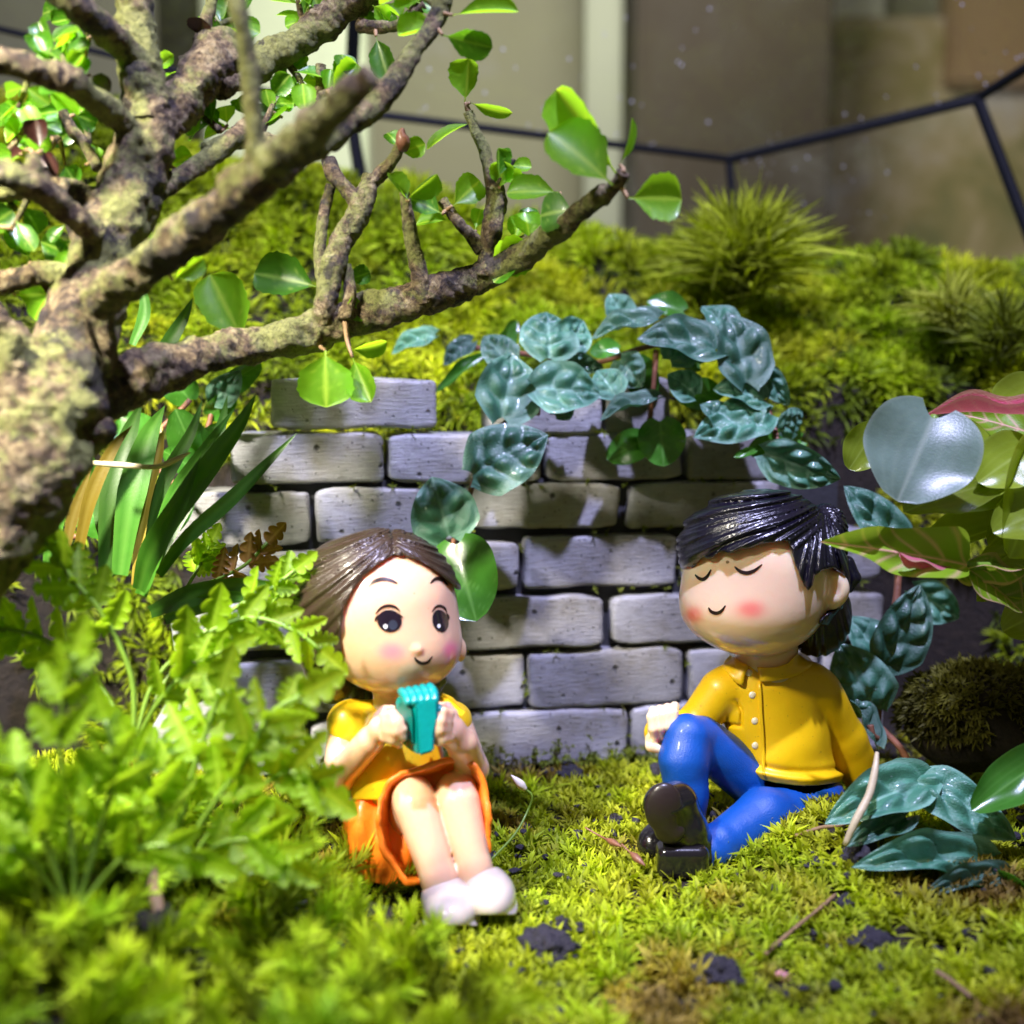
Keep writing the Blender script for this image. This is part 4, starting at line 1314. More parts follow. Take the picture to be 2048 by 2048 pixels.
def b_sole(X):
    d = pe(X, 1326, 1614, BD - 1.46, 37, 50, 16, roll=0.12)
    return smin(d, pe(X, 1340, 1664, BD - 1.40, 30, 24, 14), 0.08)
lo, hi = box_px(1260, 1540, 1420, 1720, 10.5, 11.2)
V, Q = solidify_field(b_sole, lo, hi, 0.017)
part('sole', V, Q, M['black_sole'], s1)
def b_heel(X):
    q = np.abs((X - P(1364, 1718, BD - 1.26))) - np.array([46, 26, 28]) * S(10.9) + 0.06
    return np.sqrt((np.maximum(q, 0) ** 2).sum(1)) + np.minimum(q.max(1), 0) - 0.09
lo, hi = box_px(1280, 1670, 1450, 1780, 10.5, 11.3)
V, Q = solidify_field(b_heel, lo, hi, 0.02)
part('heel', V, Q, M['black_shoe'], s1)
def b_shoe2(X):
    return smin(chain(X, [kp(1372, 1668, BD - .56, 38), kp(1318, 1680, BD - .72, 34), kp(1304, 1684, BD - .80, 28)], 0.08), pe(X, 1306, 1692, BD - .80, 30, 24, 34), 0.05)
lo, hi = box_px(1240, 1610, 1430, 1740, 11.0, 12.1)
V, Q = solidify_field(b_shoe2, lo, hi, 0.022)
part('shoe', V, Q, M['black_shoe'], boy)

# ------------------------------------------------------------------ leaves
def leaf_mesh(name, wf, nx=8, ny=16, cup=0.15, curl=0.12, wave=0.0, quilt=0.0, crenate=0, cdepth=0.05, veins=6, notch=0.0, veinw=0.07, vang=0.9, rimw=0.0, seed=0, palm=False):
    """unit leaf along +Y, upper face +Z; wf(t) half width"""
    V, C, f = [], [], []
    for j in range(ny + 1):
        t = j / ny
        w = wf(t)
        if crenate:
            w *= 1 + cdepth * math.cos(2 * math.pi * crenate * t) * (1 if 0.08 < t < 0.97 else 0.3)
        for i in range(-nx, nx + 1):
            s = i / nx
            a = abs(s)
            x = s * w
            y = t - notch * a ** 1.5 * max(0, 1 - t * 2.2) 
            if veins:
                ph = (t - (a * w * vang if not quilt else 0.50 * a ** 1.4 * w)) * veins + (0.25 if quilt and s < 0 else 0)
                fr = abs(ph - round(ph))
                side = max(0, 1 - fr / (veinw * veins * 0.35)) * (1 if a > 0.04 else 0)
            else:
                fr, side = 0.5, 0
            mid = max(0, 1 - a * w / (0.022 + 0.02 * (1 - t)))
            v = max(mid, 0.8 * side * (1 - 0.4 * a))
            if palm:
                v = max(v, *[max(0, 1 - abs(a - c0) / 0.045) * 0.8 * min(1, t * 8) for c0 in (0.30, 0.62)])
            z = cup * w * a * a - curl * (t - 0.15) ** 2 + wave * math.sin(t * 9 + seed) * a * w
            if quilt:
                edge = max(0.0, 1 - a ** 4) * min(1, t * 6) * min(1, (1 - t) * 5)
                cell = math.sin(math.pi * (ph % 1.0)) ** 0.75
                lump = 0.62 + 0.38 * math.sin(7.5 * a + 2.1 * math.floor(ph) + seed + (1.3 if s < 0 else 0))
                z += quilt * cell * lump * math.sin(math.pi * min(1, 0.04 + a * 0.96)) ** 0.5 * edge
            if rimw and a > 1 - rimw: v = max(v, 0.7)
            V.append((x, y, z)); C.append(v)
    m = 2 * nx + 1
    for j in range(ny):
        for i in range(2 * nx):
            a = j * m + i
            f.append((a, a + 1, a + m + 1, a + m))
    return new_mesh(name, V, f, True, np.array(C))
def leaf_at(me, b, t, wpx, tilt=0.0, parent=None, material=None, name='leaf', roll_up=False, label=None, thick=1.0):
    """leaf whose stalk end is b=(px,py,d), tip t=(px,py,d), full width wpx pixels; tilt turns the blade about its midrib"""
    B, T = P(*b), P(*t)
    Y = T - B
    Ln = np.linalg.norm(Y); y = Y / Ln
    n0 = -FW + 0.0 * UP
    n0 = n0 - y * (n0 @ y); n0 /= np.linalg.norm(n0)
    x0 = np.cross(y, n0)
    a = math.radians(tilt)
    n = n0 * math.cos(a) + x0 * math.sin(a)
    x = np.cross(y, n)
    W = wpx * S((b[2] + t[2]) / 2)
    o = bpy.data.objects.new(name, me)
    COL.objects.link(o)
    if material and not me.materials:
        me.materials.append(material)
    Mx = Matrix(((x[0] * W, y[0] * Ln, n[0] * Ln * thick, B[0]), (x[1] * W, y[1] * Ln, n[1] * Ln * thick, B[1]), (x[2] * W, y[2] * Ln, n[2] * Ln * thick, B[2]), (0, 0, 0, 1)))
    if parent:
        Mx = Matrix.Translation(-Vector(root_loc(parent))) @ Mx
        o.parent = parent
    o.matrix_basis = Mx
    if material and me.materials[0] != material:
        o.material_slots[0].link = 'OBJECT'
        o.material_slots[0].material = material
    if label: o['label'] = label
    return o
W_OBOV = lambda t: 0.022 if t < 0.12 else 0.5 * min(1, ((t - 0.11) * 3.4) ** 0.8) * (1 - max(0, (t - 0.62) / 0.38) ** 2.4) ** 0.6 * (0.72 + 0.42 * t) if t < 1 else 0.0
W_OVATE = lambda t: 0.5 * min(1, (max(t, 0.02) / 0.24) ** 0.5) * (1 - max(0, (t - 0.24) / 0.76) ** 2.5) ** 0.9 if t < 1 else 0.0
W_ROUND = lambda t: 0.5 * max(0, math.sin(math.pi * min(1, max(0, 0.035 + 0.95 * t ** 0.85)))) ** 0.55 if t < 1 else 0.0
W_LANCE = lambda t: 0.5 * max(0, math.sin(math.pi * min(1, 0.06 + 0.94 * t))) ** 0.8 if t < 1 else 0.0
box_a = leaf_mesh('leaf', W_OBOV, 6, 18, 0.30, 0.16, crenate=7, cdepth=0.04, veins=5, veinw=0.03)
box_b = leaf_mesh('leaf', W_OBOV, 6, 18, 0.55, -0.10, crenate=6, cdepth=0.05, veins=5, veinw=0.03, seed=3)
box_c = leaf_mesh('leaf', W_OBOV, 6, 16, 0.15, 0.30, crenate=7, cdepth=0.03, veins=5, veinw=0.03, seed=5)
BOX = [box_a, box_b, box_c]

# ------------------------------------------------------------------ the bonsai tree
tree = empty('bonsai_tree', tuple(P(-60, 1930, 8.8)), 'gnarled bonsai tree with mossy bark and small round green leaves at the left', 'tree')
BR = []
def branch(pts, name='branch', seed=0, n=44, seg=14, rough=0.30, rs=6.0):
    pts = [(x, y, d, r * (0.86 if r > 60 else 0.92 if r > 9 else 1)) for x, y, d, r in pts]
    BR.extend(catmull(np.array(pts, float), 40).tolist())
    V, f = ptube(pts, n=int(n * 2.2), seg=int(seg * 1.8), rough=rough, seed=seed, rscale=rs)
    return part(name, V, f, M['bark'], tree)
branch([(-260, 1950, 8.8, 105), (-180, 1500, 8.9, 100), (-95, 1200, 9.0, 92), (-5, 1030, 9.1, 112), (78, 885, 9.3, 122), (118, 760, 9.5, 106), (165, 640, 9.7, 82), (215, 520, 9.9, 78), (255, 400, 10.0, 70), (285, 300, 10.0, 64), (296, 235, 10.0, 56)], 'trunk', 1, 130, 30, 0.20, 4.2)
branch([(70, 870, 9.35, 90), (150, 812, 9.6, 72), (250, 768, 9.9, 54), (330, 735, 10.2, 45), (420, 708, 10.5, 40), (520, 688, 10.8, 37), (620, 664, 11.0, 38), (720, 632, 11.15, 37), (810, 606, 11.2, 36), (900, 580, 11.2, 37), (970, 552, 11.15, 34), (1030, 520, 11.0, 29), (1100, 470, 10.6, 25), (1160, 424, 10.2, 22), (1212, 385, 9.9, 18)], 'branch', 2, 130, 20, 0.28, 5.5)
branch([(296, 250, 10.0, 54), (290, 190, 10.0, 46), (280, 110, 10.0, 42), (270, 40, 10.0, 40), (262, -60, 10.0, 40)], 'branch', 3)
branch([(320, 260, 10.1, 40), (365, 195, 10.3, 44), (410, 140, 10.5, 46), (445, 95, 10.7, 40), (462, 72, 10.8, 22)], 'branch', 4, rough=0.3)
branch([(430, 170, 10.6, 30), (510, 135, 10.9, 32), (570, 95, 11.0, 32), (640, 48, 11.1, 34), (720, -10, 11.1, 36), (760, -50, 11.1, 36)], 'branch', 5)
branch([(190, 600, 9.4, 40), (280, 545, 9.2, 42), (350, 490, 9.0, 44), (420, 435, 8.8, 43), (500, 370, 8.5, 44), (570, 308, 8.2, 42), (640, 245, 7.9, 36), (700, 190, 7.7, 30), (742, 152, 7.6, 25)], 'branch', 6, 80, 16)
branch([(480, 395, 8.8, 34), (560, 335, 9.2, 34), (640, 278, 9.6, 30), (720, 232, 9.9, 24), (775, 180, 10.0, 21), (830, 100, 10.1, 19), (878, 25, 10.2, 18), (895, -40, 10.2, 18)], 'branch', 7, 70)
branch([(505, 380, 8.45, 26), (512, 290, 8.3, 24), (505, 200, 8.2, 21), (495, 110, 8.1, 20), (478, 30, 8.0, 20), (470, -50, 8.0, 20)], 'branch', 8)
branch([(250, 245, 9.8, 26), (200, 205, 9.5, 27), (140, 165, 9.2, 28), (70, 138, 9.0, 29), (-40, 112, 8.8, 30)], 'branch', 9)
branch([(262, 110, 9.9, 30), (215, 62, 9.6, 30), (160, 18, 9.3, 30), (90, -40, 9.1, 30)], 'branch', 10)
branch([(195, 470, 9.6, 26), (140, 430, 9.4, 27), (90, 385, 9.2, 27), (40, 360, 9.0, 29), (-50, 335, 8.8, 32)], 'branch', 11)
branch([(200, 400, 9.8, 22), (140, 385, 9.9, 22), (80, 375, 9.9, 20), (-40, 395, 9.9, 20)], 'branch', 12)
branch([(90, 375, 9.2, 18), (72, 345, 9.1, 18), (66, 310, 9.1, 15)], 'twig', 13, 20)
branch([(150, 555, 9.8, 22), (90, 545, 9.8, 22), (30, 560, 9.8, 22), (-50, 575, 9.8, 22)], 'branch', 14)
branch([(320, 385, 10.1, 17), (370, 348, 10.3, 18), (430, 310, 10.5, 19), (475, 270, 10.6, 18), (500, 245, 10.7, 14)], 'branch', 15)
branch([(410, 300, 10.5, 15), (470, 285, 10.7, 15), (530, 280, 10.8, 15), (565, 300, 10.8, 14)], 'twig', 16)
branch([(642, 688, 11.15, 26), (640, 655, 11.0, 27), (648, 610, 10.9, 24), (664, 540, 10.9, 24), (690, 470, 10.9, 24), (715, 425, 10.9, 23), (732, 385, 10.9, 22), (738, 350, 10.9, 18)], 'branch', 17, 60, rough=0.3)
branch([(716, 410, 10.9, 20), (690, 375, 10.9, 18), (665, 345, 10.9, 16), (655, 318, 10.9, 14)], 'twig', 18)
branch([(740, 370, 10.9, 18), (765, 345, 10.9, 14), (790, 315, 10.9, 12), (805, 285, 10.9, 11)], 'twig', 19)
branch([(645, 560, 11.0, 13), (640, 500, 11.0, 12), (648, 430, 11.0, 11), (662, 370, 11.0, 9)], 'twig', 20)
branch([(690, 640, 10.9, 15), (700, 580, 10.95, 13), (692, 530, 10.95, 12)], 'twig', 21)
branch([(848, 606, 11.1, 17), (838, 540, 11.0, 15), (822, 470, 10.9, 14), (812, 410, 10.8, 12), (808, 385, 10.8, 10)], 'twig', 22)
branch([(972, 556, 11.1, 24), (976, 510, 11.1, 21), (984, 450, 11.0, 22), (992, 400, 11.0, 24), (982, 350, 10.9, 14), (968, 300, 10.9, 13), (950, 262, 10.9, 12), (937, 225, 10.9, 10)], 'branch', 23, 60, rough=0.28)
branch([(965, 500, 11.1, 17), (935, 465, 11.1, 14), (905, 430, 11.1, 12), (885, 400, 11.1, 10)], 'twig', 24)
branch([(1205, 395, 9.95, 17), (1232, 370, 9.8, 14), (1246, 345, 9.7, 12)], 'twig', 25)
branch([(1060, 500, 10.8, 14), (1080, 470, 10.8, 13)], 'twig', 26, 10)
branch([(125, 225, 10.2, 11), (145, 262, 10.2, 12), (172, 295, 10.2, 12), (195, 335, 10.1, 11)], 'twig', 27)
branch([(18, 672, 9.0, 24), (26, 730, 9.05, 28), (40, 800, 9.1, 34), (52, 850, 9.2, 34)], 'twig', 28)
branch([(-30, 620, 9.1, 30), (30, 672, 9.2, 26), (70, 715, 9.3, 26), (110, 770, 9.4, 26)], 'twig', 29)
branch([(190, 845, 9.5, 30), (205, 862, 9.4, 28), (212, 874, 9.35, 20)], 'twig', 30, 12)
branch([(640, 130, 11.1, 12), (640, 170, 11.1, 12), (632, 210, 11.1, 10)], 'twig', 31)
branch([(720, 50, 11.1, 15), (760, 55, 11.0, 13), (800, 48, 10.9, 11), (850, 10, 10.8, 9)], 'twig', 32)
branch([(395, 130, 10.6, 16), (405, 70, 10.7, 14), (420, 10, 10.7, 13), (425, -40, 10.7, 13)], 'twig', 33)
TL = [  # base, tip, depth, width, tilt, material key, mesh
 ((885, 70), (985, 98), 10.1, 58, 35, 'd', 0), ((905, 30), (1035, 10), 10.1, 44, -30, 't', 0), ((880, 45), (798, 75), 10.2, 62, 30, 't', 1),
 ((752, 72), (775, 158), 10.9, 50, 10, 'd', 0), ((745, 10), (778, 40), 11.0, 34, 20, 't', 0), ((930, 205), (940, 118), 10.9, 66, -20, 't', 1),
 ((940, 205), (1018, 234), 10.85, 28, 50, 't', 2), ((945, 245), (848, 278), 10.9, 40, 50, 't', 2),
 ((1225, 370), (1102, 255), 9.6, 125, 18, 't', 0), ((1235, 350), (1118, 180), 9.9, 85, -30, 't', 1), ((1240, 330), (1280, 240), 9.8, 30, 60, 't', 2),
 ((1256, 396), (1366, 396), 9.7, 96, 4, 't', 0), ((1120, 385), (1012, 378), 10.6, 62, 20, 't', 0), ((1000, 378), (1006, 322), 10.9, 50, 0, 't', 1),
 ((905, 412), (962, 358), 11.0, 62, 10, 't', 0), ((885, 428), (820, 392), 11.0, 58, 20, 'd', 0), ((900, 440), (830, 442), 11.1, 40, 35, 't', 0),
 ((818, 402), (772, 352), 10.7, 60, 60, 't', 1), ((812, 400), (872, 345), 10.7, 50, 62, 't', 1), ((1150, 420), (1076, 425), 10.3, 85, 10, 'd', 2),
 ((1060, 480), (1050, 420), 10.8, 56, 5, 't', 0), ((975, 535), (1060, 492), 11.1, 82, 20, 't', 1), ((950, 460), (962, 415), 11.1, 34, 0, 't', 0), ((1040, 520), (985, 560), 11.0, 60, 35, 'd', 0),
 ((640, 575), (505, 540), 11.2, 92, 12, 'd', 0), ((490, 690), (418, 545), 10.9, 100, 8, 't', 0), ((650, 700), (652, 812), 10.7, 112, -8, 't', 0),
 ((705, 715), (745, 805), 10.8, 62, 12, 't', 1), ((700, 700), (775, 690), 10.9, 46, 55, 't', 0), ((285, 520), (352, 465), 9.3, 58, 40, 't', 2), ((345, 560), (410, 518), 9.6, 44, 40, 't', 0),
 ((805, 300), (775, 262), 10.9, 36, 20, 'd', 0), ((800, 305), (850, 288), 10.9, 42, 20, 't', 0), ((690, 640), (725, 605), 10.9, 52, 35, 't', 0), ((695, 560), (740, 545), 11.2, 40, 10, 'd', 1),
 ((612, 235), (605, 165), 10.9, 50, 10, 't', 0), ((640, 225), (590, 250), 10.9, 40, 30, 'd', 2), ((660, 190), (712, 130), 10.9, 52, 20, 't', 1), ((655, 195), (662, 135), 11.0, 30, 10, 't', 0), ((700, 185), (738, 200), 11.0, 30, 30, 't', 0),
 ((540, 195), (580, 150), 11.0, 46, 25, 'd', 0), ((565, 235), (520, 250), 11.0, 45, 20, 'd', 1), ((545, 175), (525, 210), 11.1, 40, 10, 't', 0), ((610, 40), (570, 50), 11.1, 34, 10, 't', 0), ((640, 30), (620, -40), 11.0, 60, 10, 't', 1),
 ((125, 120), (150, 50), 10.3, 50, 20, 'd', 0), ((110, 110), (122, 72), 10.3, 34, 10, 't', 0), ((170, 130), (175, 70), 10.3, 40, -20, 'd', 1), ((135, 130), (60, 120), 10.2, 48, 40, 't', 0), ((60, 160), (45, 188), 10.2, 46, 50, 'd', 0), ((95, 180), (150, 230), 10.2, 44, 20, 't', 2), ((150, 230), (195, 245), 10.2, 48, 10, 'd', 0),
 ((160, 240), (120, 225), 10.4, 60, 0, 'd', 1), ((130, 330), (150, 370), 10.3, 56, 10, 'd', 0), ((170, 330), (195, 290), 10.3, 40, 10, 't', 0), ((90, 300), (40, 270), 10.2, 40, 20, 'd', 0), ((45, 310), (-20, 330), 10.0, 60, 15, 't', 1), ((100, 300), (150, 250), 10.4, 40, 20, 'd', 2),
 ((30, 590), (95, 590), 10.0, 60, 20, 't', 2), ((75, 480), (135, 508), 10.1, 60, 30, 'd', 0), ((120, 440), (165, 415), 10.1, 46, 30, 'd', 1), ((60, 520), (30, 450), 10.2, 60, 20, 'd', 0), ((-30, 460), (25, 420), 9.9, 60, 20, 'd', 0),
 ((440, 250), (408, 225), 10.8, 44, 20, 'd', 0), ((455, 250), (448, 205), 10.8, 42, 0, 't', 2), ((465, 255), (405, 270), 10.8, 50, 40, 't', 0), ((500, 235), (475, 200), 10.9, 38, 10, 'd', 1), ((340, 330), (385, 310), 10.6, 50, 30, 't', 0), ((430, 30), (420, 70), 10.8, 40, 0, 'd', 0), ((440, 45), (490, 35), 10.9, 52, 20, 'd', 1), ((430, 40), (405, 20), 10.8, 40, 20, 't', 2), ((475, 90), (500, 60), 10.9, 40, 0, 'd', 0),
 ((80, 300), (72, 240), 9.6, 48, 10, 'x', 1), ((85, 300), (108, 350), 9.6, 46, 10, 'x', 0), ((50, 300), (18, 312), 9.5, 30, 20, 'x', 0), ((395, 72), (402, 34), 10.6, 48, 20, 'x', 1), ((180, 150), (215, 178), 9.8, 40, 10, 'x', 2), ((625, 215), (650, 208), 10.9, 22, 30, 'x', 2),
]
# small clusters of leaves along the upper twigs
def sprig(px, py, d, ang, n, size, seed, kinds='td'):
    r = np.random.default_rng(seed)
    L_ = size * 1.5
    ex, ey = px + L_ * math.cos(ang), py - L_ * math.sin(ang)
    branch([(px, py, d, 7), ((px + ex) / 2 + r.uniform(-5, 5), (py + ey) / 2 + r.uniform(-5, 5), d, 6), (ex, ey, d, 4)], 'twig', seed, 10, 7, 0.2)
    for i in range(n):
        t = (i // 2 + 1) / (n // 2 + 0.5)
        bx, by = px + (ex - px) * min(1, t), py + (ey - py) * min(1, t)
        a = ang + (1 if i % 2 else -1) * r.uniform(0.5, 1.3)
        l = size * r.uniform(0.8, 1.25)
        TL.append(((bx, by), (bx + l * math.cos(a), by - l * math.sin(a)), d + r.uniform(-.1, .1), l * r.uniform(0.65, 0.85), r.uniform(-15, 55) * (1 if math.cos(a) < 0 else -1), kinds[int(r.integers(0, len(kinds)))], int(r.integers(0, 3))))
for q in ((150, 190, 9.6, 1.9, 6, 56, 201), (95, 160, 9.7, 1.4, 5, 52, 202), (180, 70, 10.2, 2.3, 6, 54, 203), (60, 145, 9.8, -1.9, 5, 50, 204), (120, 420, 10.0, -1.2, 5, 52, 205), (60, 380, 9.9, -2.0, 5, 56, 206),
          (120, 280, 10.3, 2.6, 6, 56, 207), (175, 300, 10.3, 1.7, 5, 52, 208), (330, 190, 10.6, 1.9, 4, 46, 209), (440, 262, 10.7, 2.4, 6, 52, 210), (520, 275, 10.9, 1.2, 5, 48, 211), (420, 60, 10.9, 0.4, 6, 50, 212),
          (560, 110, 11.1, -0.9, 6, 50, 213), (620, 70, 11.1, 1.9, 5, 54, 214), (690, 20, 11.1, 0.2, 5, 50, 215), (800, 45, 10.9, 0.9, 6, 62, 216), (640, 190, 11.0, 0.5, 6, 52, 217), (80, 560, 9.9, -1.0, 4, 56, 218),
          (30, 420, 10.0, 2.2, 5, 50, 219), (20, 300, 10.0, 1.0, 5, 54, 220), (880, 20, 10.2, 2.5, 5, 60, 221), (1000, 500, 11.1, 0.5, 4, 56, 222), (980, 380, 10.9, 0.9, 4, 52, 223), (250, 420, 10.3, 0.7, 4, 50, 224), (600, 160, 11.2, 2.2, 5, 46, 225)):
    sprig(*q)
TK = {'t': 'tree_leaf', 'd': 'dark_leaf', 'x': 'dead_leaf'}
BRA = np.array(BR)
for b, t, d, w, ti, k, mi in list(TL):      # leaf stalks back to the nearest wood
    q = np.hypot(BRA[:, 0] - b[0], BRA[:, 1] - b[1]) + 60 * np.abs(BRA[:, 2] - d)
    i = int(np.argmin(q))
    if 6 < np.hypot(BRA[i, 0] - b[0], BRA[i, 1] - b[1]) < 110:
        mx_, my_ = (BRA[i, 0] + b[0]) / 2 + rng.uniform(-5, 5), (BRA[i, 1] + b[1]) / 2 + rng.uniform(-5, 5)
        V, f = ptube([(BRA[i, 0], BRA[i, 1], BRA[i, 2], 6), (mx_, my_, (BRA[i, 2] + d) / 2, 4.5), (b[0], b[1], d, 3)], n=8, seg=6)
        part('leaf_stalk', V, f, M['twig'], tree)
for b, t, d, w, ti, k, mi in TL:
    o = leaf_at(BOX[mi], (*b, d), (*t, d + rng.uniform(-.12, .12)), w, ti, tree, M[TK[k]])
    if k == 'x': o['label'] = 'dark brown dead leaf'
V, f = ptube([(806, 300, 10.85, 10), (806, 285, 10.8, 15), (803, 270, 10.78, 11), (806, 256, 10.76, 3)], n=12, seg=8)
part('bud', V, f, M['red_stem'], tree)

# ------------------------------------------------------------------ creeping vines with quilted leaves
q_a = leaf_mesh('leaf', W_OVATE, 12, 36, 0.20, 0.10, quilt=0.15, veins=3.6, notch=0.12, veinw=0.03, rimw=0.10, seed=1)
q_b = leaf_mesh('leaf', W_OVATE, 12, 36, 0.38, 0.20, quilt=0.125, veins=3.3, notch=0.16, veinw=0.03, seed=2, wave=0.14, rimw=0.10)
q_d = leaf_mesh('leaf', W_OVATE, 12, 36, 0.05, 0.26, quilt=0.155, veins=4.0, notch=0.10, veinw=0.03, seed=5, wave=0.08, rimw=0.10)
q_c = leaf_mesh('leaf', W_ROUND, 10, 24, 0.25, 0.20, quilt=0.0, veins=4, notch=0.10, veinw=0.03, wave=0.1, seed=4)
QL = [q_a, q_b, q_c, q_d]
def vine(name, loc, label, leaves, stems, r=5.5):
    v = empty(name, loc, label, 'vine')
    for s in stems:
        V, f = ptube([(x, y, d, r) for x, y, d in s], n=24, seg=7, rough=0.18, rscale=6)
        part('stem', V, f, M['red_stem'], v)
    for b, t, w, ti, mi, mk in leaves:
        if mi == 0: mi = (0, 3, 1)[int(rng.integers(0, 3))]
        ks = 0.88 if (mi != 2 and label.startswith('creeping')) else 1.0
        t = tuple(np.array(b) + (np.array(t) - np.array(b)) * ks)
        leaf_at(QL[mi], b, t, w * (1.05 if mi != 2 else 1), ti, v, M[mk])
    return v
Q_, G_ = 'quilt_leaf', 'smooth_green'
vine('creeping_vine', tuple(P(1180, 800, 14.4)), 'creeping vine with quilted blue green leaves trailing over the middle of the brick wall', [
 ((1098, 716, 13.6), (1098, 599, 13.9), 118, 12, 0, Q_), ((1005, 835, 13.3), (1034, 684, 13.5), 128, 14, 0, Q_), ((1072, 778, 13.3), (1222, 783, 13.35), 108, -16, 0, Q_),
 ((945, 948, 13.0), (1108, 852, 12.8), 138, -14, 0, Q_), ((897, 1072, 12.9), (862, 937, 12.85), 132, 12, 1, Q_), ((914, 1088, 12.7), (946, 1236, 12.3), 150, 10, 2, G_),
 ((1492, 764, 13.4), (1458, 598, 13.5), 116, 14, 0, Q_), ((1430, 700, 13.4), (1262, 660, 13.2), 100, 30, 0, Q_), ((1312, 640, 13.7), (1164, 668, 13.6), 56, 40, 1, Q_),
 ((1249, 640, 14.4), (1216, 578, 14.4), 62, 10, 1, Q_), ((1367, 622, 14.4), (1296, 598, 14.4), 58, 20, 2, G_), ((1526, 800, 13.5), (1420, 766, 13.3), 82, 35, 1, Q_),
 ((1540, 826, 13.4), (1376, 862, 13.1), 100, 28, 0, Q_), ((1528, 740, 13.6), (1584, 820, 13.5), 50, 20, 1, Q_), ((1530, 906, 13.0), (1700, 968, 12.7), 92, 25, 0, Q_),
 ((1310, 800, 13.5), (1184, 832, 13.3), 48, 50, 1, Q_), ((1148, 715, 13.9), (1214, 742, 13.9), 40, 30, 1, Q_), ((1292, 878, 13.9), (1216, 916, 13.8), 68, 5, 2, G_),
 ((1320, 842, 13.8), (1328, 930, 13.7), 96, 5, 2, G_), ((868, 672, 14.6), (768, 704, 14.6), 46, 30, 1, Q_), ((944, 684, 14.5), (878, 732, 14.4), 44, 20, 1, Q_),
 ((966, 714, 14.3), (872, 776, 14.1), 26, 20, 2, G_), ((990, 700, 14.6), (1040, 640, 14.8), 40, 30, 2, G_), ((1236, 700, 14.1), (1180, 700, 14.1), 46, 20, 2, G_),
 ((1440, 800, 13.9), (1350, 780, 13.9), 70, 10, 2, G_), ((1600, 880, 13.6), (1500, 900, 13.5), 70, 20, 2, G_), ((1270, 720, 14.2), (1300, 800, 14.1), 70, 10, 2, G_), ((1400, 730, 13.8), (1340, 700, 13.8), 60, 20, 2, G_),
 ((1510, 900, 13.2), (1470, 912, 13.1), 18, 10, 2, G_), ((1120, 700, 13.8), (1180, 630, 14.0), 80, 14, 0, Q_), ((1230, 790, 13.5), (1190, 730, 13.6), 70, 10, 0, Q_), ((1340, 720, 13.5), (1400, 640, 13.6), 84, 10, 0, Q_), ((1390, 790, 13.4), (1330, 740, 13.4), 76, 25, 0, Q_),
 ((1020, 730, 13.9), (960, 660, 14.1), 70, 14, 0, Q_), ((1470, 690, 13.6), (1400, 590, 13.9), 76, 20, 0, Q_), ((1240, 720, 13.8), (1290, 780, 13.6), 72, 12, 0, Q_), ((1500, 800, 13.4), (1470, 880, 13.2), 76, 20, 0, Q_), ((1450, 850, 13.4), (1400, 800, 13.3), 60, 30, 0, Q_), ((1560, 860, 13.4), (1620, 820, 13.5), 60, 25, 0, Q_), ((1110, 830, 13.4), (1150, 780, 13.5), 56, 10, 0, Q_)],
 [[(953, 945, 13.1), (940, 985, 13.2), (918, 1030, 13.1), (905, 1095, 12.9)], [(1075, 790, 13.5), (1040, 825, 13.5), (985, 870, 13.4), (953, 945, 13.1)],
  [(1312, 700, 13.9), (1308, 760, 13.9), (1298, 850, 14.0)], [(1075, 790, 13.5), (1075, 830, 13.6)], [(900, 690, 14.6), (985, 700, 14.4), (1100, 715, 14.0), (1180, 730, 14.0), (1310, 690, 13.9), (1420, 705, 13.7), (1500, 770, 13.6), (1540, 830, 13.6), (1560, 900, 13.4)]])
vine('creeping_vine', tuple(P(1780, 1540, 12.8)), 'shaded vine hanging down behind the boy figurine at the right end of the wall', [
 ((1802, 1104, 13.2), (1694, 970, 13.2), 92, 14, 0, Q_), ((1770, 1330, 13.0), (1846, 1172, 12.9), 118, 10, 0, Q_), ((1752, 1420, 12.9), (1682, 1294, 12.8), 120, -10, 0, Q_),
 ((1750, 1486, 12.7), (1700, 1380, 12.9), 60, 45, 0, Q_), ((1770, 1330, 13.3), (1700, 1230, 13.4), 90, 10, 1, Q_), ((1830, 1180, 13.5), (1920, 1240, 13.4), 80, 15, 1, Q_)],
 [[(1800, 1110, 13.3), (1790, 1220, 13.2), (1770, 1340, 13.1), (1755, 1440, 13.0), (1768, 1463, 12.9), (1800, 1495, 12.6), (1825, 1540, 12.3)], [(1760, 1480, 12.8), (1745, 1470, 12.7), (1740, 1450, 12.7)]], 7)
vine('creeping_vine', tuple(P(1850, 1700, 10.9)), 'low vine with glossy puckered dark leaves on the moss right of the boy figurine', [
 ((1842, 1566, 11.2), (1664, 1632, 10.7), 104, 38, 0, Q_), ((1830, 1562, 11.2), (2046, 1664, 10.8), 112, -34, 0, Q_), ((1812, 1634, 11.0), (1704, 1682, 10.6), 62, 40, 1, Q_),
 ((1962, 1726, 10.8), (1728, 1716, 10.3), 92, 44, 0, Q_), ((2000, 1752, 10.5), (1854, 1780, 10.1), 52, 48, 1, Q_), ((2120, 1800, 10.0), (1990, 1752, 10.3), 56, -40, 2, G_), ((1836, 1570, 11.4), (1930, 1590, 11.5), 54, -40, 1, Q_)],
 [[(1825, 1540, 11.6), (1838, 1566, 11.3), (1900, 1640, 11.2), (1960, 1725, 10.9), (2000, 1755, 10.6), (2090, 1800, 10.3)]])

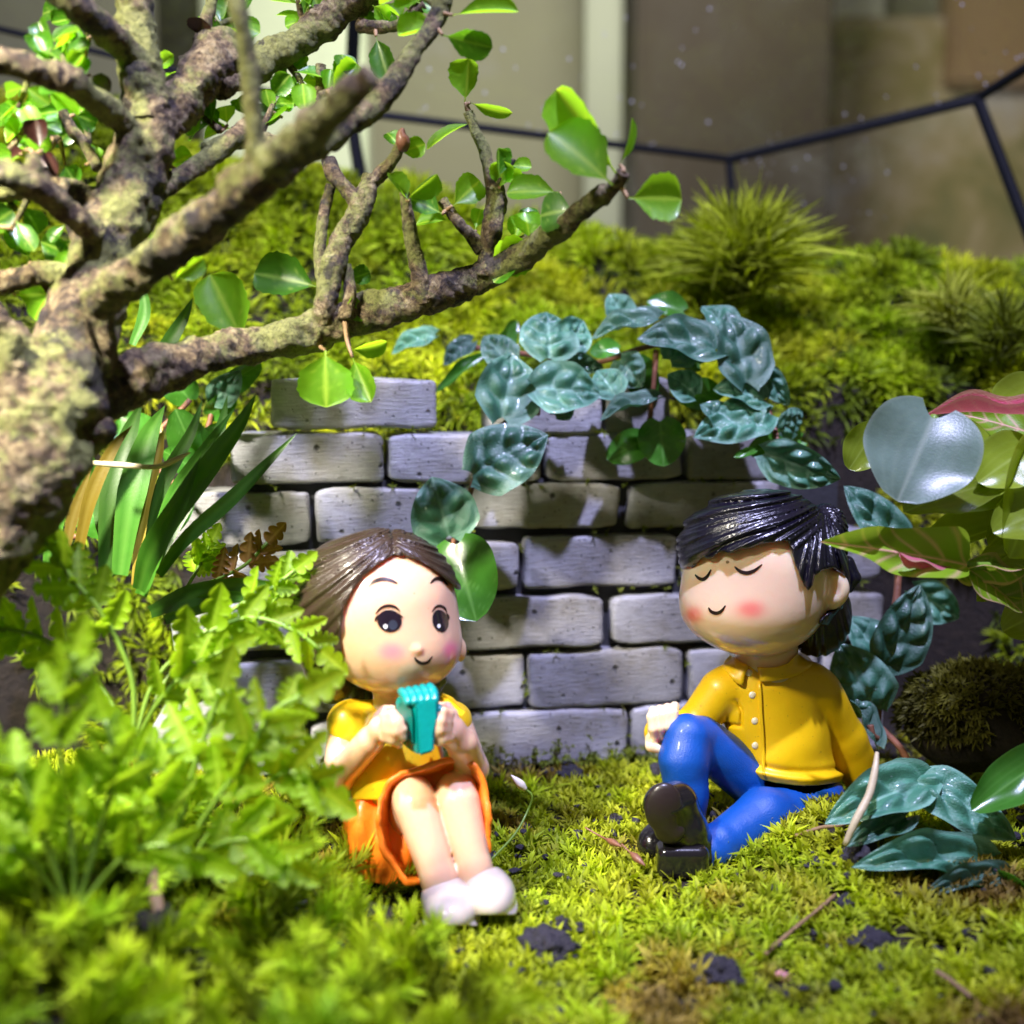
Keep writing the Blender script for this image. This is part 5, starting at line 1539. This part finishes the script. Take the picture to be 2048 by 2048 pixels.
vine('shade_vine', tuple(P(380, 930, 12.8)), 'dark green leafy sprig in the shade between the strap leaves and the bricks', [
 ((400, 930, 12.8), (350, 820, 12.6), 80, 10, 2, G_), ((400, 930, 12.8), (440, 850, 12.7), 64, 15, 2, G_), ((390, 940, 12.7), (330, 900, 12.5), 60, 30, 2, G_), ((430, 800, 13.0), (480, 745, 12.9), 60, 20, 1, Q_),
 ((440, 770, 13.2), (520, 735, 13.0), 54, 40, 2, G_), ((380, 800, 13.2), (330, 740, 13.1), 70, 10, 2, G_), ((420, 830, 13.1), (470, 790, 13.0), 50, 25, 2, G_), ((300, 900, 12.9), (240, 830, 12.8), 90, 10, 2, G_), ((180, 980, 12.9), (120, 900, 12.8), 90, 10, 2, G_), ((220, 1060, 12.6), (150, 1000, 12.5), 80, 20, 2, G_), ((100, 1080, 12.6), (40, 1010, 12.5), 90, 10, 2, G_), ((330, 1060, 12.4), (380, 980, 12.4), 60, 10, 2, G_)],
 [[(380, 1000, 12.9), (400, 930, 12.85), (420, 840, 13.1), (435, 780, 13.2)], [(380, 1000, 12.9), (300, 900, 13.0), (380, 800, 13.2)], [(380, 1000, 12.9), (220, 1060, 12.7), (100, 1080, 12.7)]])

# ------------------------------------------------------------------ round-leaved plant and the pink-veined plant at the right
r_a = leaf_mesh('leaf', W_ROUND, 12, 44, 0.30, 0.14, veins=0, notch=0.16, wave=0.10, rimw=0.05, palm=True)
r_b = leaf_mesh('leaf', W_ROUND, 12, 40, 0.55, 0.18, veins=0, notch=0.08, rimw=0.06, palm=True)
f_a = leaf_mesh('leaf', W_OVATE, 16, 70, 0.30, 0.20, veins=6, veinw=0.075, vang=0.55, wave=0.25, notch=0.0)
f_b = leaf_mesh('leaf', W_OVATE, 12, 50, 0.35, 0.22, veins=6, veinw=0.06, vang=0.55, wave=0.14, seed=1, rimw=0.12)
rp = empty('round_leaf_plant', tuple(P(2120, 1250, 11.4)), 'plant with smooth round fleshy leaves above the boy figurine at the right edge', 'plant')
for b, t, w, ti, me, mk in [
 ((1866, 836, 10.75), (1800, 996, 10.5), 228, 14, r_a, 'pale_leaf'), ((1748, 862, 11.7), (1700, 938, 11.7), 84, 5, r_a, 'round_leaf'), ((2050, 900, 11.0), (1960, 960, 10.9), 120, 20, r_a, 'round_leaf'), ((2090, 1020, 10.9), (1990, 1060, 10.8), 110, 30, r_a, 'round_leaf'), ((2060, 1180, 11.2), (1960, 1150, 11.1), 90, 40, r_a, 'round_leaf'), ((2070, 780, 11.6), (1990, 850, 11.5), 120, 10, r_a, 'round_leaf'), ((1970, 970, 11.15), (1812, 1012, 10.95), 126, 40, r_a, 'round_leaf'), ((2010, 960, 11.4), (1900, 1010, 11.3), 100, 20, r_b, 'round_leaf'), ((2060, 1010, 11.4), (1985, 1080, 11.0), 90, 30, r_b, 'round_leaf'), ((2090, 1150, 11.5), (1960, 1190, 11.3), 90, 40, r_b, 'round_leaf'),
 ((2085, 900, 11.2), (2040, 1110, 10.8), 210, -8, r_b, 'round_leaf'), ((2010, 1050, 11.5), (1836, 1105, 11.3), 86, 40, r_b, 'round_leaf'), ((2090, 850, 11.7), (1925, 905, 11.7), 170, 10, r_a, 'round_leaf'),
 ((2100, 1215, 11.6), (2010, 1260, 11.5), 110, 20, r_a, 'round_leaf'), ((2085, 1520, 10.9), (1950, 1615, 10.6), 96, 30, r_a, 'smooth_green'), ((2060, 1100, 11.8), (1960, 1130, 11.7), 70, 40, r_b, 'round_leaf')]:
    leaf_at(me, b, t, w, ti, rp, M[mk])
for s in ([(1866, 836, 10.8), (1930, 900, 11.6), (2000, 1010, 11.8), (2080, 1140, 11.8), (2120, 1250, 11.7)], [(1965, 960, 11.1), (2000, 1030, 11.5), (2060, 1110, 11.7)], [(2090, 900, 11.3), (2110, 1000, 11.6), (2120, 1200, 11.7)], [(2085, 1520, 11.0), (2110, 1400, 11.4), (2120, 1250, 11.6)]):
    V, f = ptube([(x, y, d, 9) for x, y, d in s], n=20, seg=8)
    part('stem', V, f, M['green_stem'], rp)
fp = empty('vein_leaf_plant', tuple(P(2140, 1300, 11.2)), 'lime green plant with pink veined leaves reaching beside the boy figurine head', 'plant')
for b, t, w, ti, me, mk in [
 ((1935, 1130, 10.9), (1664, 1076, 10.6), 104, 14, f_a, 'vein_leaf'), ((2120, 838, 10.9), (1856, 797, 11.2), 40, 58, f_b, 'pink_leaf'), ((2100, 880, 11.2), (1920, 815, 11.4), 90, 20, f_a, 'vein_leaf'),
 ((1930, 1132, 11.1), (2055, 1215, 10.9), 110, -30, f_b, 'vein_leaf'), ((1800, 1105, 10.66), (1905, 1148, 10.72), 26, 50, f_b, 'pink_leaf'), ((1905, 1132, 11.1), (2070, 1150, 10.8), 52, 45, f_b, 'vein_leaf')]:
    leaf_at(me, b, t, w, ti, fp, M[mk])
for s in ([(1935, 1130, 10.95), (2020, 1150, 11.1), (2140, 1300, 11.3)], [(2120, 840, 11.0), (2150, 1000, 11.2), (2140, 1300, 11.3)]):
    V, f = ptube([(x, y, d, 8) for x, y, d in s], n=16, seg=8)
    part('stem', V, f, M['green_stem'], fp)

# ------------------------------------------------------------------ strap-leaved plant under the tree
sp = empty('strap_leaf_plant', tuple(P(255, 1210, 11.3)), 'clump of pointed strap leaves below the bonsai branch beside the wall', 'plant')
def blade(pts, w, material, parent, name='leaf', fold=0.25):
    """pts px,py,d along the midrib; w full width in pixels"""
    C = catmull(np.array([P(*p) for p in pts]), 24)
    n = len(C)
    T = np.gradient(C, axis=0); T /= np.linalg.norm(T, axis=1)[:, None]
    V, col = [], []
    for i in range(n):
        t = i / (n - 1)
        nn = -FW - T[i] * (-FW @ T[i]); nn /= np.linalg.norm(nn)
        x = np.cross(T[i], nn)
        ww = 0.5 * w * S(pts[0][2]) * min(1, 0.55 + 1.2 * t) * (1 - max(0, (t - 0.35) / 0.65) ** 1.8)
        for k in (-1, -.5, 0, .5, 1):
            V.append(C[i] + x * ww * k + nn * ww * fold * (abs(k) - 0.5))
            col.append(0.6 if k == 0 else (0.35 if abs(k) == 1 else 0.0))
    f = [(i * 5 + k, i * 5 + k + 1, i * 5 + k + 6, i * 5 + k + 5) for i in range(n - 1) for k in range(4)]
    return part(name, np.array(V), f, material, parent, col=np.array(col))
SB = [
 ([(282, 1190, 11.3), (330, 1060, 11.2), (420, 930, 11.1), (478, 850, 11.1), (512, 788, 11.1)], 46, 's'), ([(318, 1150, 11.2), (370, 1080, 11.1), (460, 1000, 11.0), (530, 930, 11.0), (596, 864, 11.0)], 32, 's'),
 ([(278, 1180, 11.2), (300, 1110, 11.0), (355, 1010, 10.9), (402, 912, 10.9)], 48, 's'), ([(300, 1120, 11.5), (345, 1000, 11.5), (410, 900, 11.5), (470, 815, 11.5)], 34, 's'), ([(290, 1080, 11.6), (330, 960, 11.6), (380, 870, 11.6), (405, 800, 11.6)], 30, 's'),
 ([(240, 1150, 11.4), (262, 1000, 11.4), (295, 880, 11.5), (330, 810, 11.5)], 60, 's'), ([(212, 1150, 11.5), (225, 1000, 11.5), (255, 880, 11.6), (285, 800, 11.6)], 54, 's'), ([(150, 1140, 11.3), (180, 1000, 11.2), (225, 900, 11.2), (265, 850, 11.2)], 30, 'y'),
 ([(130, 1110, 11.4), (150, 1020, 11.4), (185, 930, 11.4)], 24, 'y'), ([(300, 1225, 11.2), (370, 1195, 10.9), (470, 1172, 10.8), (575, 1168, 10.8)], 44, 's'), ([(330, 1240, 11.1), (430, 1200, 10.8), (520, 1190, 10.7)], 36, 's'),
 ([(270, 1170, 11.4), (290, 1000, 11.5), (318, 900, 11.6), (322, 830, 11.7)], 28, 'y'), ([(300, 760, 12.0), (330, 700, 12.0), (365, 640, 12.0), (386, 595, 12.0)], 32, 's'), ([(95, 1130, 11.5), (110, 1060, 11.5), (135, 1010, 11.5)], 34, 's'), ([(265, 690, 12.3), (290, 620, 12.3), (275, 540, 12.3)], 26, 's'), ([(235, 1150, 11.6), (205, 1020, 11.7), (190, 920, 11.7)], 40, 's'), ([(310, 1130, 11.7), (400, 960, 11.9), (440, 860, 12.0), (455, 790, 12.0)], 32, 's')]
for pts, w, k in SB:
    o = blade(pts, w, M['strap_leaf'] if k == 's' else M['strap_yellow'], sp)
    if k == 'y': o['label'] = 'yellowing strap leaf'
V, f = ptube([(186, 926, 10.9, 5), (240, 930, 10.8, 6), (310, 934, 10.7, 5), (345, 922, 10.7, 6), (380, 905, 10.7, 2)], n=20, seg=6)
tag(setorigin(part('withered_grass', V, f, M['pale_stem']), P(186, 926, 10.9)), 'thin dry tan stem lying across the strap leaves', 'stick')

# ------------------------------------------------------------------ ferns
def lobed(t, n=3, depth=0.38):
    w = 0.5 * max(0, math.sin(math.pi * min(1, 0.10 + 0.90 * t ** 0.8))) ** 0.65
    s = (t * n) % 1.0
    return w * (1 - depth * (1 - max(0, math.sin(math.pi * min(1, s * 1.02))) ** 0.45)) if t < 1 else 0.0
fl = [leaf_mesh('leaflet', (lambda t, k=k: lobed(t, 3 + k, 0.50 + 0.05 * k)), 4, 30, 0.3, 0.15 * (k - 1), veins=4, veinw=0.02, seed=k) for k in range(3)]
def frond(parent, pts, lw, n=9, mk='fern_leaf', r=4.5, terminal=True, tilt=0, fr=None):
    """rachis through px points; pinnate lobed leaflets of about lw pixels long"""
    fr = fr or rng
    V, f = ptube([(x, y, d, r) for x, y, d in pts], n=20, seg=6)
    fo = part('frond', V, f, M['green_stem'], parent)
    C = catmull(np.array(pts, float), 60)
    m = len(C)
    n = max(4, int(n * 0.82)); lw = lw * 0.90
    for i in range(n):
        t = 0.30 + 0.66 * (i + 0.5) / n
        k = int(t * (m - 1))
        p = C[k]
        tg = C[min(m - 1, k + 2)] - C[max(0, k - 2)]
        ang = math.atan2(-tg[1], tg[0])
        L_ = lw * (1.2 - 0.6 * abs(t - 0.5)) * fr.uniform(0.8, 1.15) * (1.0 if t < 0.8 else 0.85)
        for sd in (-1, 1):
            a = ang + sd * math.radians(fr.uniform(44, 68)) * (1 - 0.35 * t)
            dd = fr.uniform(-.22, .22)
            tip = (p[0] + L_ * math.cos(a), p[1] - L_ * math.sin(a), p[2] + dd)
            leaf_at(fl[fr.integers(0, 3)], tuple(p), tip, L_ * fr.uniform(0.55, 0.75), fr.uniform(-40, 40) + tilt, fo, M[mk], 'leaflet')
    if terminal:
        p = C[-1]; tg = C[-1] - C[-4]; tg /= np.linalg.norm(tg[:2]) + 1e-6
        leaf_at(fl[0], tuple(p), (p[0] + tg[0] * lw, p[1] + tg[1] * lw, p[2]), lw * 0.7, 0, fo, M[mk], 'leaflet')
    return fo
fe1 = empty('fern', tuple(P(262, 1560, 9.4)), 'lime green fern rising below the trunk in front of the strap leaves', 'fern')
frond(fe1, [(268, 1480, 9.6), (262, 1350, 9.6), (205, 1228, 9.5), (150, 1165, 9.4), (95, 1090, 9.3), (20, 1015, 9.2)], 92, 8, r=5.5)
frond(fe1, [(270, 1480, 9.6), (310, 1360, 9.7), (400, 1275, 9.8), (500, 1235, 9.9), (590, 1262, 9.9), (640, 1300, 9.9)], 84, 8)
frond(fe1, [(270, 1490, 9.6), (350, 1330, 10.0), (450, 1230, 10.2), (545, 1175, 10.4), (590, 1140, 10.5)], 66, 7)
frond(fe1, [(265, 1490, 9.6), (200, 1370, 9.7), (110, 1290, 9.7), (20, 1260, 9.6), (-60, 1270, 9.5)], 84, 8)
frond(fe1, [(268, 1490, 9.5), (320, 1400, 9.4), (390, 1330, 9.4), (450, 1300, 9.4)], 78, 6)
fe2 = empty('fern', tuple(P(330, 1800, 8.9)), 'broad blurred fern in front of the girl figurine at her right elbow', 'fern')
frond(fe2, [(340, 1790, 8.9), (400, 1650, 8.8), (490, 1520, 8.7), (540, 1430, 8.7), (600, 1392, 8.7)], 118, 6, r=6)
frond(fe2, [(340, 1790, 8.9), (440, 1640, 8.8), (540, 1560, 8.75), (590, 1545, 8.7), (632, 1570, 8.7)], 118, 6, r=6)
frond(fe2, [(335, 1790, 8.9), (370, 1600, 8.9), (410, 1470, 8.9), (440, 1380, 8.9)], 110, 6, r=6)
frond(fe2, [(335, 1790, 8.9), (420, 1700, 8.6), (500, 1680, 8.5), (570, 1720, 8.5)], 96, 5, r=6)
frond(fe2, [(330, 1790, 8.9), (330, 1660, 8.8), (300, 1560, 8.7), (260, 1480, 8.6)], 92, 6, r=6)
fe3 = empty('fern', tuple(P(120, 1850, 8.0)), 'yellowish out of focus fern at the left edge of the picture', 'fern')
frond(fe3, [(150, 1830, 8.0), (140, 1650, 7.9), (120, 1500, 7.8), (130, 1380, 7.7), (150, 1310, 7.6)], 105, 6, r=6)
frond(fe3, [(140, 1830, 8.0), (90, 1680, 7.8), (40, 1560, 7.7), (-40, 1480, 7.6)], 105, 6, r=6)
frond(fe3, [(150, 1830, 8.0), (200, 1660, 8.0), (230, 1530, 8.0), (210, 1440, 8.0)], 92, 6, r=6)
frond(fe3, [(140, 1830, 8.0), (60, 1720, 7.8), (-20, 1690, 7.7), (-80, 1700, 7.6)], 96, 5, r=6)
frond(fe3, [(150, 1830, 8.0), (240, 1720, 8.0), (330, 1690, 8.0), (410, 1720, 8.0)], 86, 5, r=6)
fe4 = empty('dry_fern', tuple(P(380, 1190, 11.6)), 'small browned fern frond in front of the bricks left of the girl figurine', 'fern')
frond(fe4, [(370, 1185, 11.6), (430, 1160, 11.6), (490, 1130, 11.6), (535, 1085, 11.6)], 62, 5, 'fern_brown', 3.5)
frond(fe4, [(365, 1190, 11.6), (400, 1130, 11.7), (420, 1090, 11.7)], 56, 4, 'fern_leaf', 3.5)
fe5 = empty('fern', tuple(P(480, 1300, 10.9)), 'thin fern with narrow upright leaflets touching the girl figurine hair', 'fern')
frond(fe5, [(470, 1290, 10.9), (520, 1230, 10.8), (570, 1180, 10.7), (600, 1150, 10.7)], 62, 5, 'fern_leaf', 3.5, tilt=40)

# ------------------------------------------------------------------ spiky tufts, mossy stone, twigs, stalks, soil crumbs
def spiky(name, px, py, d, rad, n, label, seed, col):
    r = np.random.default_rng(seed)
    c = P(px, py, d)
    root = empty(name, tuple(c), label, 'moss tuft')
    k = n
    a = r.uniform(0, 2 * math.pi, k); e = r.uniform(0, 1, k) ** 0.75 * 1.3
    D = np.stack([np.sin(e) * np.cos(a), np.sin(e) * np.sin(a) * 0.8, np.cos(e)], 1)
    pos = c + r.normal(size=(k, 3)) * rad * 0.12
    tint = np.array(col)[None] * r.uniform(0.6, 1.35, (k, 1))
    V, f, C = blades(pos, D, 1, np.full(k, rad), 0.034, (0.0, 0.14), 0.7, tint, r, 0.4)
    o = part('blade_cluster', V, f, M['moss'], root, smooth=False, col=C)
    o['kind'] = 'stuff'
    return root
spiky('spiky_tuft', 1482, 545, 17.2, 1.5, 1500, 'large spiky tuft of grassy moss on the bank against the glass', 4, (0.36, 0.42, 0.02))
spiky('spiky_tuft', 1905, 640, 16.6, 0.95, 500, 'smaller spiky moss tuft at the top right of the bank', 5, (0.42, 0.46, 0.05))
spiky('spiky_tuft', 2010, 690, 16.0, 1.0, 480, 'dark spiky moss tuft at the right edge above the pink leaf', 6, (0.22, 0.27, 0.02))
# mossy stone
sc_ = P(1965, 1440, 13.1)
bm = bmesh.new(); bmesh.ops.create_icosphere(bm, subdivisions=4, radius=1)
V = np.array([v.co[:] for v in bm.verts])
Vs = V * np.array([0.95, 0.7, 0.62]) * (1 + 0.22 * fbm(V, 1.4, 5, 3))[:, None]
fcs = [tuple(v.index for v in f.verts) for f in bm.faces]; bm.free()
st = empty('mossy_stone', tuple(sc_), 'dark rounded stone with thin moss in the shade at the right', 'stone')
part('stone_body', Vs + sc_, fcs, M['soil'], st)
k = rng.integers(0, len(Vs), 2600)
nrm = V[k]
tm = fbm(Vs[k], 2.0, 9, 2)
k2 = (nrm[:, 2] > -0.2) & (tm > -0.25)
tint = palette(Vs[k][k2], 2.0, 45, [(0.06, 0.055, 0.010), (0.13, 0.125, 0.014), (0.20, 0.19, 0.03)])
V2, f2, C2 = blades(Vs[k][k2] + sc_ + rng.normal(size=(k2.sum(), 3)) * 0.03, nrm[k2], 7, 0.13, 0.2, (0.2, 1.2), 0.4, tint, rng)
o = part('stone_moss', V2, f2, M['moss'], st, smooth=False, col=C2); o['kind'] = 'stuff'

V, f = ptube([(1690, 1690, 10.5, 6), (1712, 1640, 10.5, 8), (1738, 1590, 10.6, 8.5), (1750, 1540, 10.7, 7), (1754, 1505, 10.8, 4)], n=22, seg=8, rough=0.08)
tag(setorigin(part('fallen_stick', V, f, M['pale_stem']), P(1690, 1690, 10.5)), 'pale curved stem leaning against the boy figurine sleeve', 'stick')
def stalk(pts, r, capr, label, cm, cat='moss stalk'):
    root = empty('moss_stalk', tuple(P(*pts[0])), label, cat)
    V, f = ptube([(x, y, d, r) for x, y, d in pts], n=18, seg=6)
    part('stalk', V, f, M['green_stem'] if cm != 'red_stem' else M['red_stem'], root)
    a, b = np.array(pts[-2], float), np.array(pts[-1], float)
    u = (b - a); u /= np.linalg.norm(u[:2])
    V, f = ptube([(*(b - u * 2), capr * .5), (*(b + u * capr * 1.2), capr), (*(b + u * capr * 2.6), capr * .8), (*(b + u * capr * 4.4), capr * .12)], n=16, seg=8)
    part('capsule', V, f, cm if not isinstance(cm, str) else M[cm], root)
    return root
stalk([(980, 1722, 10.9), (1030, 1668, 11.2), (1056, 1620, 11.4), (1064, 1592, 11.4), (1050, 1578, 11.4)], 2.6, 9, 'thin moss stalk with a whitish pointed capsule right of the girl skirt', 'button')
stalk([(1170, 1655, 11.3), (1200, 1672, 11.2), (1216, 1680, 11.1)], 1.8, 7, 'fine stalk with a brown red capsule left of the black shoe', 'red_stem')
stalk([(1243, 1688, 11.0), (1255, 1700, 10.95), (1264, 1708, 10.9)], 1.8, 8, 'fine stalk with a dark red capsule touching the black shoe heel', 'red_stem')
def crumb(px, py, r, label, seed, mk='clump', sq=0.7, cat='soil crumb'):
    X, d = on_ground(px, py)
    rw_ = r * S(d)
    bm = bmesh.new(); bmesh.ops.create_icosphere(bm, subdivisions=4, radius=1)
    V = np.array([v.co[:] for v in bm.verts])
    k = 1 + 0.45 * fbm(V + seed * 3.1, 1.5, seed, 3) + 0.30 * noise(V + seed, 3.2, seed + 1) + 0.16 * noise(V + seed, 8, seed + 2)
    V = V * k[:, None] * np.array([1, 0.9, sq]) * rw_
    f = [tuple(v.index for v in q.verts) for q in bm.faces]; bm.free()
    o = part('soil_crumb' if cat == 'soil crumb' else 'pebble', V + X + np.array([0, 0, rw_ * 0.45]), f, M[mk])
    setorigin(o, X)
    return tag(o, label, cat)
crumb(1098, 1915, 48, 'large bluish black soil lump on the moss in the lower middle', 1)
crumb(1120, 1862, 22, 'small dark soil lump just above the largest lump', 2)
crumb(1722, 1728, 40, 'dark flaky soil lump beside the low glossy vine', 3)
crumb(1630, 1738, 26, 'flat dark bark chip left of the flaky soil lump', 4, sq=0.35)
crumb(1790, 1742, 34, 'dark soil lump directly under the low vine leaf', 5)
crumb(1745, 1905, 38, 'brown black soil lump near the bottom right of the moss', 6)
crumb(1440, 1965, 44, 'dark soil lump at the bottom edge right of centre', 7)
crumb(1052, 1664, 14, 'little black crumb behind the girl figurine shoes', 8)
crumb(1230, 1650, 18, 'black crumb between the figurines near the boy shoe', 9)
crumb(1690, 1825, 22, 'upright dark chip on the moss slope below the boy leg', 10, sq=1.1)
crumb(1198, 1862, 14, 'small pale pebble beside the bare soil patch', 11, 'button', cat='pebble')
crumb(1565, 1960, 14, 'small pinkish pebble in the bottom moss', 12, 'skinstone', cat='pebble')
crumb(560, 1650, 26, 'dark wet crumb among the feathery moss left of the girl', 13)
crumb(1140, 1560, 26, 'dark purple crumb against the foot of the wall', 14)
crumb(1330, 1560, 30, 'crumbly soil heap behind the bent blue knee', 15)
crumb(330, 1890, 60, 'brown lump of bark in the dark hollow at lower left', 16, 'soil')
def twig_at(pts, r, label):
    V, f = ptube([(x, y, d, r) for x, y, d in pts], n=18, seg=7, rough=0.25, rscale=6)
    tag(setorigin(part('fallen_twig', V, f, M['twig']), P(*pts[0])), label, 'twig')
def gp(px, py, up=0.06):
    X, d = on_ground(px, py)
    u, v, dd = proj((X + np.array([0, 0, up]))[None])
    return (float(u[0]), float(v[0]), float(dd[0]))
twig_at([gp(1530, 1935, .12), gp(1590, 1890, .16), gp(1640, 1845, .14), gp(1670, 1810, .1)], 4, 'thin brown twig lying on the moss right of centre')
twig_at([gp(1870, 1990, .2), gp(1900, 2010, .2), gp(1940, 2044, .2)], 5, 'dark twig in the bottom right corner')
twig_at([gp(290, 1800, .5), gp(310, 1850, .3), gp(330, 1920, .1)], 14, 'broken upright brown stub in the lower left hollow')
twig_at([gp(1590, 1690, .1), gp(1640, 1678, .12), gp(1700, 1672, .15), gp(1760, 1640, .3)], 4, 'dark thin twig passing behind the pale curved stem')
